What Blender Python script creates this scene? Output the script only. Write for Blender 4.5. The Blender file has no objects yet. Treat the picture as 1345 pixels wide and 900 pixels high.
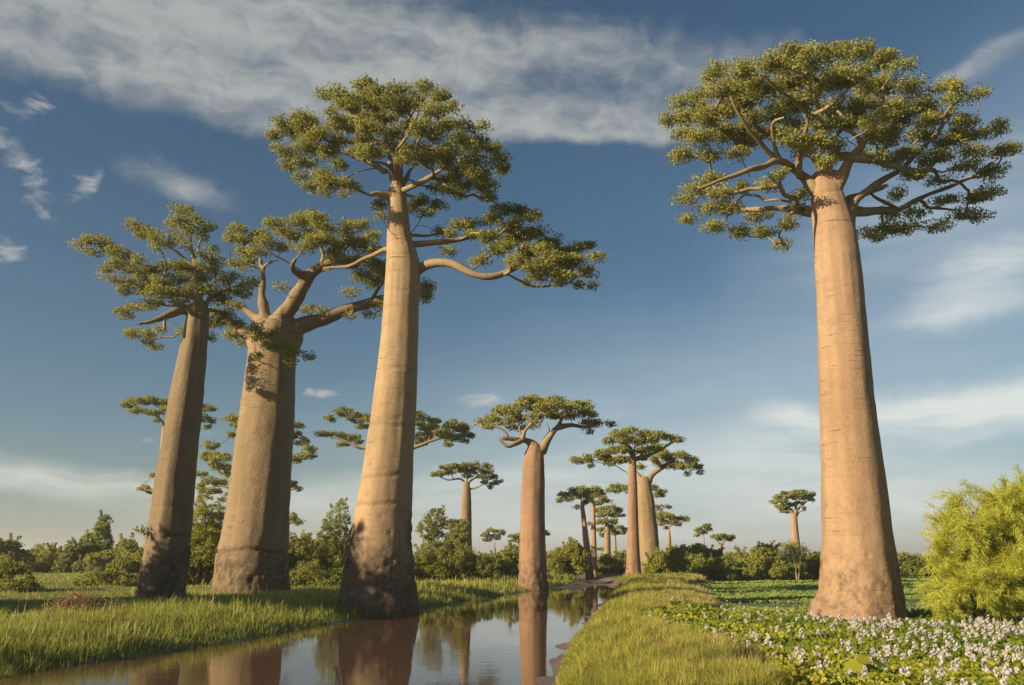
import bpy, math
import numpy as np
from mathutils import Vector

SC = bpy.context.scene
COL = SC.collection
rng = np.random.default_rng(7)

# ------------------------------------------------------------------ camera
PW, PH, F = 1345.0, 900.0, 1121.0        # photograph size and focal length in its pixels
HZ, CAMH = 732.0, 2.4                     # horizon row, eye height (m)
PITCH = math.atan((HZ - PH / 2) / F)
cam = bpy.data.cameras.new('camera')
cam.sensor_width = 36.0
cam.lens = 36.0 * F / PW
cam.clip_end = 9000
camo = bpy.data.objects.new('camera', cam)
COL.objects.link(camo)
camo.location = (0, 0, CAMH)
camo.rotation_euler = (math.pi / 2 + PITCH, 0, 0)
SC.camera = camo

# ------------------------------------------------------------------ sun, sky, exposure
SUN_EL = math.radians(19)
SUN_AZ = math.radians(-119)               # compass style: 0 = +Y, positive towards +X
SUN_DIR = Vector((math.sin(SUN_AZ) * math.cos(SUN_EL), math.cos(SUN_AZ) * math.cos(SUN_EL), math.sin(SUN_EL)))
SUN_STRENGTH, SKY_STRENGTH, EXPOSURE = 5.0, 0.05, 0.88
sun = bpy.data.lights.new('sun', 'SUN')
sun.energy = SUN_STRENGTH
sun.angle = math.radians(0.5)
sun.color = (1.0, 0.80, 0.50)
suno = bpy.data.objects.new('sun', sun)
COL.objects.link(suno)
suno.rotation_euler = (-SUN_DIR).to_track_quat('-Z', 'Y').to_euler()
suno.location = SUN_DIR * 60
SC.view_settings.view_transform = 'Standard'
SC.view_settings.look = 'None'
SC.view_settings.exposure = EXPOSURE
SC.view_settings.gamma = 1.0
SC.view_settings.use_curve_mapping = False
SC.cycles.max_bounces = 6
SC.cycles.diffuse_bounces = 3
SC.cycles.glossy_bounces = 3
SC.cycles.transmission_bounces = 4
SC.cycles.sample_clamp_indirect = 4.0


class N:
    """tiny node helper"""
    def __init__(s, tree):
        s.t = tree
    def new(s, kind, **kw):
        n = s.t.nodes.new(kind)
        for k, v in kw.items():
            if k[0] == '_':
                setattr(n, k[1:], v)
        return n
    def link(s, a, b):
        s.t.links.new(a, b)
    def put(s, sock, v):
        if isinstance(v, bpy.types.NodeSocket):
            s.link(v, sock)
        elif v is not None:
            sock.default_value = v
    def math(s, op, a, b=None, c=None, clamp=False):
        n = s.t.nodes.new('ShaderNodeMath')
        n.operation = op
        n.use_clamp = clamp
        for i, v in enumerate((a, b, c)):
            s.put(n.inputs[i], v)
        return n.outputs[0]
    def mix(s, fac, a, b, mode='MIX'):
        n = s.t.nodes.new('ShaderNodeMix')
        n.data_type = 'RGBA'
        n.blend_type = mode
        s.put(n.inputs[0], fac)
        s.put(n.inputs[6], a if isinstance(a, bpy.types.NodeSocket) else (*a, 1))
        s.put(n.inputs[7], b if isinstance(b, bpy.types.NodeSocket) else (*b, 1))
        return n.outputs[2]
    def ramp(s, v, lo, hi, a=0.0, b=1.0, smooth=True):
        n = s.t.nodes.new('ShaderNodeMapRange')
        n.interpolation_type = 'SMOOTHSTEP' if smooth else 'LINEAR'
        for i, x in enumerate((v, lo, hi, a, b)):
            s.put(n.inputs[i], x)
        return n.outputs[0]
    def mapping(s, v, loc=(0, 0, 0), rot=(0, 0, 0), scale=(1, 1, 1), kind='POINT'):
        n = s.t.nodes.new('ShaderNodeMapping')
        n.vector_type = kind
        s.put(n.inputs[0], v)
        n.inputs[1].default_value = loc
        n.inputs[2].default_value = rot
        n.inputs[3].default_value = scale
        return n.outputs[0]
    def noise(s, v, scale, detail=4, rough=0.55, dist=0.0):
        n = s.t.nodes.new('ShaderNodeTexNoise')
        s.put(n.inputs['Vector'], v)
        n.inputs['Scale'].default_value = scale
        n.inputs['Detail'].default_value = detail
        n.inputs['Roughness'].default_value = rough
        n.inputs['Distortion'].default_value = dist
        return n.outputs[0]


def px_azel(px, py):
    x, y = (px - PW / 2) / F, (PH / 2 - py) / F
    d = Vector((x, math.cos(PITCH) - y * math.sin(PITCH), math.sin(PITCH) + y * math.cos(PITCH))).normalized()
    return math.degrees(math.atan2(d.x, d.y)), math.degrees(math.asin(d.z))


def build_world():
    w = bpy.data.worlds.new('World')
    SC.world = w
    w.use_nodes = True
    g = N(w.node_tree)
    for n in list(w.node_tree.nodes):
        w.node_tree.nodes.remove(n)
    out = g.new('ShaderNodeOutputWorld')
    bg = g.new('ShaderNodeBackground')
    sky = g.new('ShaderNodeTexSky')
    sky.sky_type = 'NISHITA'
    sky.sun_disc = False
    sky.sun_elevation = SUN_EL
    sky.sun_rotation = SUN_AZ % (2 * math.pi)
    sky.altitude = 50
    sky.air_density = 1.0
    sky.dust_density = 0.6
    sky.ozone_density = 2.2
    tc = g.new('ShaderNodeTexCoord')
    sep = g.new('ShaderNodeSeparateXYZ')
    g.link(tc.outputs['Generated'], sep.inputs[0])
    az = g.math('MULTIPLY', g.math('ARCTAN2', sep.outputs[0], sep.outputs[1]), 180 / math.pi)
    el = g.math('MULTIPLY', g.math('ARCSINE', sep.outputs[2]), 180 / math.pi)
    comb = g.new('ShaderNodeCombineXYZ')
    g.link(az, comb.inputs[0])
    g.link(el, comb.inputs[1])
    P = comb.outputs[0]
    # warp the coordinates a little so cloud edges wander
    warp = g.new('ShaderNodeTexNoise')
    g.link(P, warp.inputs['Vector'])
    warp.inputs['Scale'].default_value = 0.22
    warp.inputs['Detail'].default_value = 4
    wv = g.new('ShaderNodeVectorMath'); wv.operation = 'MULTIPLY_ADD'
    g.link(warp.outputs['Color'], wv.inputs[0])
    wv.inputs[1].default_value = (4.0, 2.0, 0)
    sub = g.new('ShaderNodeVectorMath'); sub.operation = 'SUBTRACT'
    g.link(P, sub.inputs[0]); sub.inputs[1].default_value = (2.0, 1.0, 0)
    g.link(sub.outputs[0], wv.inputs[2])
    Q = wv.outputs[0]

    def blob(px, py, rx, ry, ang, src=Q, edge=0.0):
        """soft ellipse round the sky direction seen at a pixel; radii in degrees"""
        a, e = px_azel(px, py)
        m = g.mapping(src, loc=(a, e, 0), rot=(0, 0, math.radians(ang)), scale=(rx, ry, 1), kind='TEXTURE')
        l = g.new('ShaderNodeVectorMath'); l.operation = 'LENGTH'
        g.link(m, l.inputs[0])
        return g.ramp(l.outputs['Value'], edge, 1.0, 1.0, 0.0)

    def total(items, src=Q):
        """soft union of the blobs, never above 1"""
        acc = None
        for (px, py, rx, ry, ang, k) in items:
            b = g.math('MULTIPLY_ADD', blob(px, py, rx, ry, ang, src), -k, 1.0)
            acc = b if acc is None else g.math('MULTIPLY', acc, b)
        return g.math('SUBTRACT', 1.0, acc)
    # wispy textures: streaky (cirrus) and puffy
    streak_hi = g.noise(g.mapping(Q, rot=(0, 0, math.radians(14)), scale=(0.10, 0.42, 1)), 1.0, 7, 0.62, 0.15)
    streak_lo = g.noise(g.mapping(Q, rot=(0, 0, math.radians(-6)), scale=(0.09, 0.55, 1)), 1.0, 7, 0.60, 0.15)
    puff = g.noise(g.mapping(Q, rot=(0, 0, math.radians(30)), scale=(0.55, 0.8, 1)), 1.0, 5, 0.52, 0.25)

    high = total([(0, -30, 15, 8.0, -8, .97), (190, 30, 13, 7.2, -15, .97), (380, 85, 12, 6.4, -13, .92), (560, 125, 11, 4.8, -8, .8), (470, 30, 14, 5.5, -10, .8), (330, 135, 8, 3.4, -14, .8),
                  (720, 160, 9, 2.6, -4, .75), (860, 172, 6, 1.6, 0, .55), (740, 70, 22, 5.5, -5, .62), (800, 160, 12, 2.4, -3, .6), (980, 100, 14, 4.0, -4, .40),
                  (230, 240, 9, 2.6, -10, .55), (1290, 85, 10, 1.6, 10, .62), (1345, 190, 6, 5, 0, .45)])
    low = total([(60, 632, 18, 1.5, -2, .9), (320, 665, 12, 1.8, -2, .4), (1250, 535, 13, 2.6, 5, 1.0), (1310, 535, 9, 2.2, 5, .95), (1180, 560, 9, 2.0, 5, .8), (1050, 545, 4.4, 1.6, 0, .9),
                 (1040, 590, 14, 2.8, 3, .65), (1290, 355, 6.0, 2.2, 12, .85), (1260, 410, 6.5, 1.5, 4, .7),
                 (800, 690, 28, 3.4, 0, .60), (640, 640, 12, 2.0, 0, .55), (1250, 660, 16, 3.6, 0, .55), (780, 615, 9, 2.2, 0, .55),
                 (1050, 640, 14, 3.0, 0, .50), (450, 655, 9, 2.0, 0, .5), (1200, 300, 14, 5, 10, .22)])
    small = total([(25, 210, 4.2, 1.5, -40, .85), (113, 248, 2.2, 1.3, 58, .9), (8, 330, 2.4, 1.5, 0, .9), (42, 136, 1.5, 1.1, 0, .7),
                   (15, 150, 1.7, 1.1, -20, .7), (60, 270, 3.2, 1.3, -38, .7), (425, 511, 2.4, .7, 0, 1.0), (632, 530, 3.2, 1.0, 0, 1.0),
                   (800, 543, 3.2, .6, 0, .8), (205, 575, 2.4, .5, 0, .6), (270, 573, 1.7, .45, 0, .7)])
    dh = g.math('MULTIPLY', g.ramp(high, .05, .85), g.ramp(streak_hi, .25, .68, .58, 1.0))
    dh = g.ramp(g.math('ADD', dh, g.math('MULTIPLY', g.math('SUBTRACT', puff, .5), .50)), .06, 1.05)
    dl = g.math('MULTIPLY', low, g.ramp(streak_lo, .30, .62, .35, 1.0))
    wisp = g.noise(g.mapping(Q, rot=(0, 0, math.radians(-35)), scale=(.5, 1.5, 1)), 1.0, 7, .65, .3)
    ds = g.math('MULTIPLY', g.ramp(g.math('ADD', small, g.math('MULTIPLY', g.math('SUBTRACT', wisp, 0.5), 2.4)), 0.30, 1.35), g.ramp(puff, .25, .65, .35, 1.0))
    # the sky itself: a deep, slightly desaturated blue
    hs = g.new('ShaderNodeHueSaturation')
    g.link(sky.outputs[0], hs.inputs['Color'])
    hs.inputs['Saturation'].default_value = 1.10
    hs.inputs['Hue'].default_value = 0.493
    hs.inputs['Value'].default_value = 0.82
    k = 1.0 / SKY_STRENGTH
    veil = g.math('MULTIPLY', total([(760, 735, 62, 6.5, 0, .70), (1100, 690, 34, 15, 0, .50), (1330, 330, 24, 15, 20, .40), (900, 560, 26, 11, 0, .40), (600, 600, 20, 7, 0, .2)]), g.ramp(streak_lo, .25, .75, .75, 1.0))
    c = g.mix(veil, hs.outputs[0], (0.285 * k, 0.340 * k, 0.370 * k))
    c = g.mix(g.math('MULTIPLY', dh, 0.82), c, g.mix(g.ramp(g.math('ADD', g.math('MULTIPLY', puff, .4), g.math('MULTIPLY', streak_hi, .6)), .35, .65), (0.200 * k, 0.212 * k, 0.215 * k), (0.268 * k, 0.274 * k, 0.262 * k)))
    c = g.mix(g.math('MULTIPLY', dl, 0.75), c, (0.48 * k, 0.485 * k, 0.45 * k))
    c = g.mix(g.math('MULTIPLY', ds, 0.80), c, (0.315 * k, 0.315 * k, 0.30 * k))
    g.link(c, bg.inputs['Color'])
    bg.inputs['Strength'].default_value = SKY_STRENGTH
    g.link(bg.outputs[0], out.inputs[0])


build_world()


# ------------------------------------------------------------------ projection helpers
def on_plane(px, py, D):
    """world point seen at a pixel of the photograph, at distance D along Y"""
    px, py, D = np.broadcast_arrays(np.asarray(px, float), np.asarray(py, float), np.asarray(D, float))
    x, y = (px - PW / 2) / F, (PH / 2 - py) / F
    t = D / (math.cos(PITCH) - y * math.sin(PITCH))
    return np.stack([t * x, D, CAMH + t * (math.sin(PITCH) + y * math.cos(PITCH))], -1)


def on_ground(px, py, z=0.0):
    x, y = (px - PW / 2) / F, (PH / 2 - py) / F
    t = (z - CAMH) / (math.sin(PITCH) + y * math.cos(PITCH))
    return np.array([t * x, t * (math.cos(PITCH) - y * math.sin(PITCH)), z])


def to_px(p):
    """photograph pixel of world points"""
    X, Y, Z = p[..., 0], p[..., 1], p[..., 2] - CAMH
    fw = Y * math.cos(PITCH) + Z * math.sin(PITCH)
    up = -Y * math.sin(PITCH) + Z * math.cos(PITCH)
    return PW / 2 + F * X / fw, PH / 2 - F * up / fw


# ------------------------------------------------------------------ noise
def _h(i, j, k, seed):
    n = (i.astype(np.int64) * 374761393 + j.astype(np.int64) * 668265263 + k.astype(np.int64) * 2147483647 + seed * 1274126177) & 0xffffffff
    n = ((n ^ (n >> 13)) * 1274126177) & 0xffffffff
    n = n ^ (n >> 16)
    return (n & 0xffff) / 65535.0


def vnoise(p, seed=0):
    f = np.floor(p)
    i, j, k = f[:, 0], f[:, 1], f[:, 2]
    u = p - f
    u = u * u * (3 - 2 * u)
    r = 0
    for a in (0, 1):
        wa = u[:, 0] if a else 1 - u[:, 0]
        for b in (0, 1):
            wb = u[:, 1] if b else 1 - u[:, 1]
            for c in (0, 1):
                wc = u[:, 2] if c else 1 - u[:, 2]
                r = r + wa * wb * wc * _h(i + a, j + b, k + c, seed)
    return r


def fbm(p, seed=0, oct=3):
    r, a, t = 0, 1.0, 0
    for o in range(oct):
        r = r + a * vnoise(p * (2 ** o), seed + o)
        t += a
        a *= 0.5
    return r / t


def sstep(a, b, x):
    t = np.clip((x - a) / (b - a), 0, 1)
    return t * t * (3 - 2 * t)


# ------------------------------------------------------------------ mesh helpers
class Geo:
    """collects faces of mixed sizes"""
    def __init__(s):
        s.v, s.f, s.n = [], [], 0          # f: list of (k-sided index arrays)
        s.attr = []
    def add(s, v, *faces, attr=None):
        v = np.asarray(v, float).reshape(-1, 3)
        for f in faces:
            f = np.asarray(f, np.int64)
            if f.size:
                s.f.append(f + s.n)
                if attr is not None:
                    s.attr.append(np.broadcast_to(attr, (len(f),)) if np.ndim(attr) == 0 else np.asarray(attr))
        s.v.append(v)
        s.n += len(v)
    def mesh(s, name, smooth=True):
        m = bpy.data.meshes.new(name)
        v = np.concatenate(s.v) if s.v else np.zeros((0, 3))
        tot = np.concatenate([np.full(len(f), f.shape[1]) for f in s.f])
        idx = np.concatenate([f.ravel() for f in s.f])
        start = np.concatenate([[0], np.cumsum(tot)[:-1]])
        m.vertices.add(len(v)); m.loops.add(len(idx)); m.polygons.add(len(tot))
        m.vertices.foreach_set('co', v.astype(np.float32).ravel())
        m.loops.foreach_set('vertex_index', idx.astype(np.int32))
        m.polygons.foreach_set('loop_start', start.astype(np.int32))
        m.polygons.foreach_set('use_smooth', np.full(len(tot), smooth))
        if s.attr:
            a = m.attributes.new('rnd', 'FLOAT', 'FACE')
            a.data.foreach_set('value', np.concatenate(s.attr).astype(np.float32))
        m.update(calc_edges=True)
        return m


def link(name, mesh, mat, parent=None, loc=None):
    o = bpy.data.objects.new(name, mesh)
    if mat is not None:
        mesh.materials.clear()
        mesh.materials.append(mat)
    COL.objects.link(o)
    if parent is not None:
        o.parent = parent
    if loc is not None:
        o.location = loc
    return o


def tag(o, label=None, cat=None, group=None, kind=None):
    if label: o['label'] = label
    if cat: o['category'] = cat
    if group: o['group'] = group
    if kind: o['kind'] = kind
    return o


def thing(name, loc, label, cat, group=None):
    o = bpy.data.objects.new(name, None)
    o.empty_display_size = 0.3
    COL.objects.link(o)
    o.location = loc
    return tag(o, label, cat, group)


def tube(g, pts, rad, sides=8, cap=True, twist=0.0):
    pts = np.asarray(pts, float)
    rad = np.broadcast_to(np.asarray(rad, float), (len(pts),))
    n = len(pts)
    t = np.gradient(pts, axis=0)
    t /= np.linalg.norm(t, axis=1, keepdims=True) + 1e-9
    ref = np.array([1.0, 0, 0]) if abs(t[0][0]) < 0.8 else np.array([0, 1.0, 0])
    u = np.zeros_like(pts)
    for i in range(n):
        a = ref - t[i] * np.dot(ref, t[i])
        ref = a / (np.linalg.norm(a) + 1e-9)
        u[i] = ref
    w = np.cross(t, u)
    ang = np.linspace(0, 2 * math.pi, sides, endpoint=False)
    ring = u[:, None] * np.cos(ang)[None, :, None] + w[:, None] * np.sin(ang)[None, :, None]
    v = (pts[:, None] + ring * rad[:, None, None]).reshape(-1, 3)
    i = np.arange(n - 1)[:, None] * sides
    j = np.arange(sides)[None]
    jn = (j + 1) % sides
    q = np.stack([i + j, i + jn, i + sides + jn, i + sides + j], -1).reshape(-1, 4)
    fs = [q]
    if cap:
        v = np.concatenate([v, pts[:1], pts[-1:]])
        a = np.arange(sides)
        fs.append(np.stack([np.full(sides, n * sides), (a + 1) % sides, a], -1))
        b = (n - 1) * sides
        fs.append(np.stack([np.full(sides, n * sides + 1), b + a, b + (a + 1) % sides], -1))
    g.add(v, *fs)


def spline(pts, rad, step):
    """Catmull-Rom through pts, resampled"""
    pts = np.asarray(pts, float)
    rad = np.asarray(rad, float)
    P = np.concatenate([[2 * pts[0] - pts[1]], pts, [2 * pts[-1] - pts[-2]]])
    op, orr = [], []
    for i in range(len(pts) - 1):
        p0, p1, p2, p3 = P[i:i + 4]
        m = max(2, int(math.ceil(np.linalg.norm(p2 - p1) / step)))
        t = np.linspace(0, 1, m, endpoint=False)[:, None]
        op.append(0.5 * (2 * p1 + (p2 - p0) * t + (2 * p0 - 5 * p1 + 4 * p2 - p3) * t ** 2 + (3 * p1 - p0 - 3 * p2 + p3) * t ** 3))
        orr.append(rad[i] + (rad[i + 1] - rad[i]) * t[:, 0])
    op.append(pts[-1:]); orr.append(rad[-1:])
    return np.concatenate(op), np.concatenate(orr)


def unit(v):
    return v / (np.linalg.norm(v, axis=-1, keepdims=True) + 1e-9)


def leaf_quads(g, pos, nrm, L, Wd, rnd, r=rng, droop=0.0):
    """one rhombic leaf per position"""
    n = len(pos)
    a = r.normal(size=(n, 3))
    a[:, 2] -= droop
    d = unit(a - nrm * np.sum(a * nrm, 1, keepdims=True))
    s = np.cross(nrm, d)
    L = np.broadcast_to(L, (n,))[:, None]
    Wd = np.broadcast_to(Wd, (n,))[:, None]
    v = np.stack([pos - d * L * .5, pos + s * Wd * .5 + d * L * .06, pos + d * L * .5 - nrm * L * .06, pos - s * Wd * .5 + d * L * .06], 1)
    f = np.arange(n * 4).reshape(n, 4)
    g.add(v.reshape(-1, 3), f, attr=rnd)


# ------------------------------------------------------------------ materials
def material(name):
    m = bpy.data.materials.new(name)
    m.use_nodes = True
    g = N(m.node_tree)
    for n in list(m.node_tree.nodes):
        m.node_tree.nodes.remove(n)
    out = g.new('ShaderNodeOutputMaterial')
    return m, g, out


def leaf_mat(name, c0, c1, c2, trans=0.28, rough=0.6, tcol=None):
    """c0..c2: leaf colours over the leaves' own variation"""
    m, g, out = material(name)
    at = g.new('ShaderNodeAttribute')
    at.attribute_name = 'rnd'
    oi = g.new('ShaderNodeObjectInfo')
    f = g.math('ADD', at.outputs['Fac'], g.math('MULTIPLY', g.math('SUBTRACT', oi.outputs['Random'], 0.5), 0.18), clamp=True)
    c = g.mix(g.ramp(f, 0.0, 0.5), c0, c1)
    c = g.mix(g.ramp(f, 0.5, 1.0), c, c2)
    b = g.new('ShaderNodeBsdfPrincipled')
    g.link(c, b.inputs['Base Color'])
    b.inputs['Roughness'].default_value = rough
    b.inputs['Specular IOR Level'].default_value = 0.25
    t = g.new('ShaderNodeBsdfTranslucent')
    g.link(g.mix(0.5, c, tcol or c2), t.inputs['Color'])
    mx = g.new('ShaderNodeMixShader')
    mx.inputs[0].default_value = trans
    g.link(b.outputs[0], mx.inputs[1]); g.link(t.outputs[0], mx.inputs[2])
    g.link(mx.outputs[0], out.inputs[0])
    return m


def bark_mat(name, c0, c1, cdark=(0.085, 0.062, 0.045), grain=1.0, band=0.5, scratch=0.5, pebble=0.0):
    m, g, out = material(name)
    tc = g.new('ShaderNodeTexCoord')
    P = tc.outputs['Object']
    big = g.noise(g.mapping(P, scale=(0.45, 0.45, 0.16)), 1.0, 4, 0.6)
    ringn = g.noise(g.mapping(P, scale=(0.35, 0.35, 5.0)), 1.0, 5, 0.65, 0.2)
    ring2 = g.noise(g.mapping(P, scale=(0.6, 0.6, 1.6)), 1.0, 4, 0.6, 0.3)
    fine = g.noise(P, 9.0, 6, 0.7)
    grit = g.noise(P, 30.0, 3, 0.7)
    speck = g.noise(P, 3.0, 5, 0.75)
    c = g.mix(g.ramp(big, 0.28, 0.72), c0, c1)
    c = g.mix(g.math('MULTIPLY', g.ramp(ringn, 0.56, 0.78), band), c, tuple(x * 0.62 for x in c0))
    c = g.mix(g.math('MULTIPLY', g.ramp(ring2, 0.5, 0.8), 0.35), c, tuple(min(1, x * 1.25) for x in c1))
    c = g.mix(g.math('MULTIPLY', g.ramp(fine, 0.35, 0.7, 0.5, 0.0), 0.55), c, tuple(x * 0.55 for x in c0))
    c = g.mix(g.math('MULTIPLY', g.ramp(speck, 0.60, 0.80), 0.35), c, tuple(x * 0.6 for x in c0))
    scr = g.math('MULTIPLY', g.ramp(g.noise(g.mapping(P, scale=(0.9, 0.9, 11.0)), 1.0, 3, 0.6, .15), .60, .68), g.ramp(g.noise(P, .55, 3, .6), .42, .60))
    c = g.mix(g.math('MULTIPLY', scr, scratch), c, tuple(x * 0.42 for x in c0))
    streak = g.noise(g.mapping(P, scale=(2.6, 2.6, .12)), 1.0, 4, .6)
    c = g.mix(g.math('MULTIPLY', g.ramp(grit, .45, .75), .28), c, tuple(x * .6 for x in c0))
    c = g.mix(g.ramp(streak, .42, .72, 0, .42), c, tuple(x * 0.66 for x in c0))
    patchy = g.noise(g.mapping(P, scale=(.55, .55, .30)), 1.0, 7, .72, .4)
    c = g.mix(g.ramp(patchy, .52, .66, 0, .55), c, tuple(x * .70 for x in (c0[0] * .92, c0[1], c0[2] * 1.05)))
    c = g.mix(g.ramp(patchy, .44, .32, 0, .45), c, (min(1, c1[0] * 1.12), c1[1] * 1.0, c1[2] * .88))
    af = g.new('ShaderNodeAttribute')
    af.attribute_name = 'foot'
    mott = g.noise(P, 2.2, 8, 0.78, 0.3)
    c = g.mix(g.math('MULTIPLY', g.math('MULTIPLY', g.ramp(mott, .42, .62), af.outputs['Fac']), .55), c, tuple(x * .45 for x in c0))
    c = g.mix(g.math('MULTIPLY', g.math('MULTIPLY', g.ramp(speck, .52, .62), af.outputs['Fac']), .5), c, tuple(x * .3 for x in c0))
    at = g.new('ShaderNodeAttribute')
    at.attribute_name = 'stain'
    st = g.math('MULTIPLY', at.outputs['Fac'], g.ramp(fine, 0.2, 0.75, 1.15, 0.55), clamp=True)
    c = g.mix(st, c, cdark)
    b = g.new('ShaderNodeBsdfPrincipled')
    g.link(c, b.inputs['Base Color'])
    b.inputs['Roughness'].default_value = 0.78
    b.inputs['Specular IOR Level'].default_value = 0.25
    hgt = g.math('ADD', g.math('ADD', g.math('MULTIPLY', fine, 0.9), g.math('MULTIPLY', g.math('MULTIPLY', mott, af.outputs['Fac']), 2.2)), g.math('ADD', g.math('MULTIPLY', grit, 0.35), g.math('MULTIPLY', g.ramp(ringn, 0.55, 0.75, 1, 0), 0.5 * band)))
    hgt = g.math('ADD', g.math('MULTIPLY_ADD', scr, -.7 * scratch, hgt), g.math('MULTIPLY', g.noise(P, 8.0, 3, .6), pebble))
    bp = g.new('ShaderNodeBump')
    bp.inputs['Strength'].default_value = min(1.0, 0.55 * grain)
    bp.inputs['Distance'].default_value = 0.05
    g.link(hgt, bp.inputs['Height'])
    g.link(bp.outputs[0], b.inputs['Normal'])
    g.link(b.outputs[0], out.inputs[0])
    return m


M = {}
M['leaf'] = leaf_mat('baobab_leaf', (0.182, 0.202, 0.050), (0.308, 0.313, 0.075), (0.398, 0.363, 0.099), 0.44)
M['leaf_far'] = leaf_mat('baobab_leaf_far', (0.193, 0.222, 0.067), (0.312, 0.326, 0.091), (0.400, 0.381, 0.113), 0.42)
M['leaf_dry'] = leaf_mat('dry_leaf', (0.160, 0.128, 0.064), (0.240, 0.192, 0.096), (0.272, 0.224, 0.128), 0.2)
M['shrub_dark'] = leaf_mat('shrub_leaf_dark', (0.140, 0.179, 0.046), (0.237, 0.257, 0.059), (0.385, 0.365, 0.089), 0.45)
M['shrub_mid'] = leaf_mat('shrub_leaf_mid', (0.176, 0.217, 0.052), (0.293, 0.319, 0.067), (0.435, 0.416, 0.100), 0.45)
M['shrub_light'] = leaf_mat('shrub_leaf_light', (0.165, 0.194, 0.031), (0.310, 0.318, 0.053), (0.449, 0.415, 0.090), 0.45)
M['feather'] = leaf_mat('feathery_leaf', (0.266, 0.300, 0.044), (0.508, 0.540, 0.078), (0.704, 0.689, 0.158), 0.5)
M['grass'] = leaf_mat('grass_blade', (0.133, 0.183, 0.030), (0.298, 0.332, 0.053), (0.506, 0.461, 0.152), 0.45)
M['grass_gold'] = leaf_mat('grass_blade_gold', (0.177, 0.216, 0.035), (0.389, 0.385, 0.070), (0.527, 0.445, 0.175), 0.45)
M['marsh'] = leaf_mat('marsh_leaf', (0.140, 0.206, 0.048), (0.264, 0.338, 0.081), (0.381, 0.429, 0.124), 0.4)
M['hyacinth'] = leaf_mat('hyacinth_leaf', (0.077, 0.139, 0.014), (0.200, 0.244, 0.023), (0.474, 0.424, 0.044), 0.42, 0.38)
M['petal'] = leaf_mat('hyacinth_petal', (0.389, 0.332, 0.418), (0.487, 0.447, 0.487), (0.557, 0.541, 0.528), 0.3)
M['dead'] = leaf_mat('dead_stalk', (0.111, 0.072, 0.043), (0.187, 0.128, 0.072), (0.289, 0.212, 0.119), 0.15)
M['bark_r'] = bark_mat('bark_tan', (0.324, 0.208, 0.131), (0.390, 0.274, 0.183), band=0.4, scratch=.9)
M['bark_t3'] = bark_mat('bark_sand', (0.346, 0.242, 0.146), (0.414, 0.302, 0.188), band=0.55, scratch=.9)
M['bark_t2'] = bark_mat('bark_grey', (0.243, 0.177, 0.110), (0.303, 0.220, 0.136), grain=1.8, band=0.2, scratch=.45, pebble=.5)
M['bark_t1'] = bark_mat('bark_greybrown', (0.199, 0.148, 0.090), (0.258, 0.191, 0.119), grain=1.5, band=0.3, scratch=.4, pebble=.6)
M['bark_pink'] = bark_mat('bark_pink', (0.274, 0.166, 0.105), (0.334, 0.210, 0.135), band=0.5)
M['bark_olive'] = bark_mat('bark_olive', (0.262, 0.180, 0.104), (0.335, 0.237, 0.139), band=0.4)
M['bark_far'] = bark_mat('bark_far', (0.329, 0.209, 0.130), (0.391, 0.269, 0.171), band=0.4)
M['wood'] = bark_mat('twig_bark', (0.246, 0.187, 0.114), (0.329, 0.256, 0.156), band=0.2)
M['stem'] = bark_mat('shrub_stem', (0.122, 0.091, 0.055), (0.198, 0.152, 0.089), band=0.2)

# ------------------------------------------------------------------ the flooded road: banks and ground
EDGE_L = [(-420, 960), (0, 893), (30, 885), (100, 873), (200, 860), (300, 845), (350, 835), (400, 825), (450, 817), (500, 809), (545, 801), (560, 799),
          (600, 792), (660, 782), (700, 776), (740, 771), (765, 768.5)]
EDGE_R = [(700, 1100), (718, 930), (727, 900), (738, 865), (757, 836), (780, 809), (797, 789), (805, 780), (812, 772), (816, 768)]
EL = np.array([on_ground(x, y) for x, y in EDGE_L])
ER = np.array([on_ground(x, y) for x, y in EDGE_R])


def x_left(y):
    return np.interp(y, EL[:, 1], EL[:, 0])


def x_right(y):
    return np.interp(y, ER[:, 1], ER[:, 0])


POOL_END = 78.0


def ground_z(x, y):
    x, y = np.asarray(x, float), np.asarray(y, float)
    sh = x.shape
    x, y = x.ravel(), y.ravel()
    p = np.stack([x * 0.35, y * 0.35, np.zeros_like(x)], 1)
    nz = fbm(p, 3) - 0.5
    nz2 = fbm(p * 3.1, 9) - 0.5
    wig = (vnoise(p * 1.7, 5) - .5) * 0.9
    dl = x_left(y) - x + wig
    dr = x - x_right(y) + wig
    bl = 0.45 * sstep(0.0, 3.0, dl) + 0.10 * sstep(0, .5, dl) + nz * 0.16 * sstep(0.5, 3, dl) + nz2 * .05 * sstep(0, 1, dl)
    wr = np.interp(y, [0, 16, 26, 40, 60, 80], [3.6, 3.2, 1.7, 3.8, 4.0, 6.0])     # width of the right-hand bank
    br = 0.42 * sstep(0.0, 1.8, dr) * (1 - sstep(wr, wr + 3.0, dr)) + 0.05 * sstep(0, .6, dr) + nz * 0.10 * sstep(.5, 2, dr) + nz2 * .04 * sstep(0, 1, dr)
    z = np.where(dl > 0, bl, np.where(dr > 0, br, -0.28 * sstep(0, 1.2, np.minimum(-dl, -dr)) + nz2 * 0.01))
    road = sstep(POOL_END - 9, POOL_END + 2, y) * 0.34 * (1 - sstep(0, 2, np.maximum(dl, dr)))
    z = z + road
    # mud spit by the near end of the right bank
    m0 = on_ground(712, 889)
    z = np.maximum(z, -.4 + 0.425 * np.exp(-(((x - m0[0] - .1) / 0.62) ** 2 + ((y - m0[1] + .5) / 1.15) ** 2) ** 2) * (dr < 0.2))
    far = sstep(100, 300, y)
    z = z * (1 - far * .5)
    return z.reshape(sh)


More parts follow.
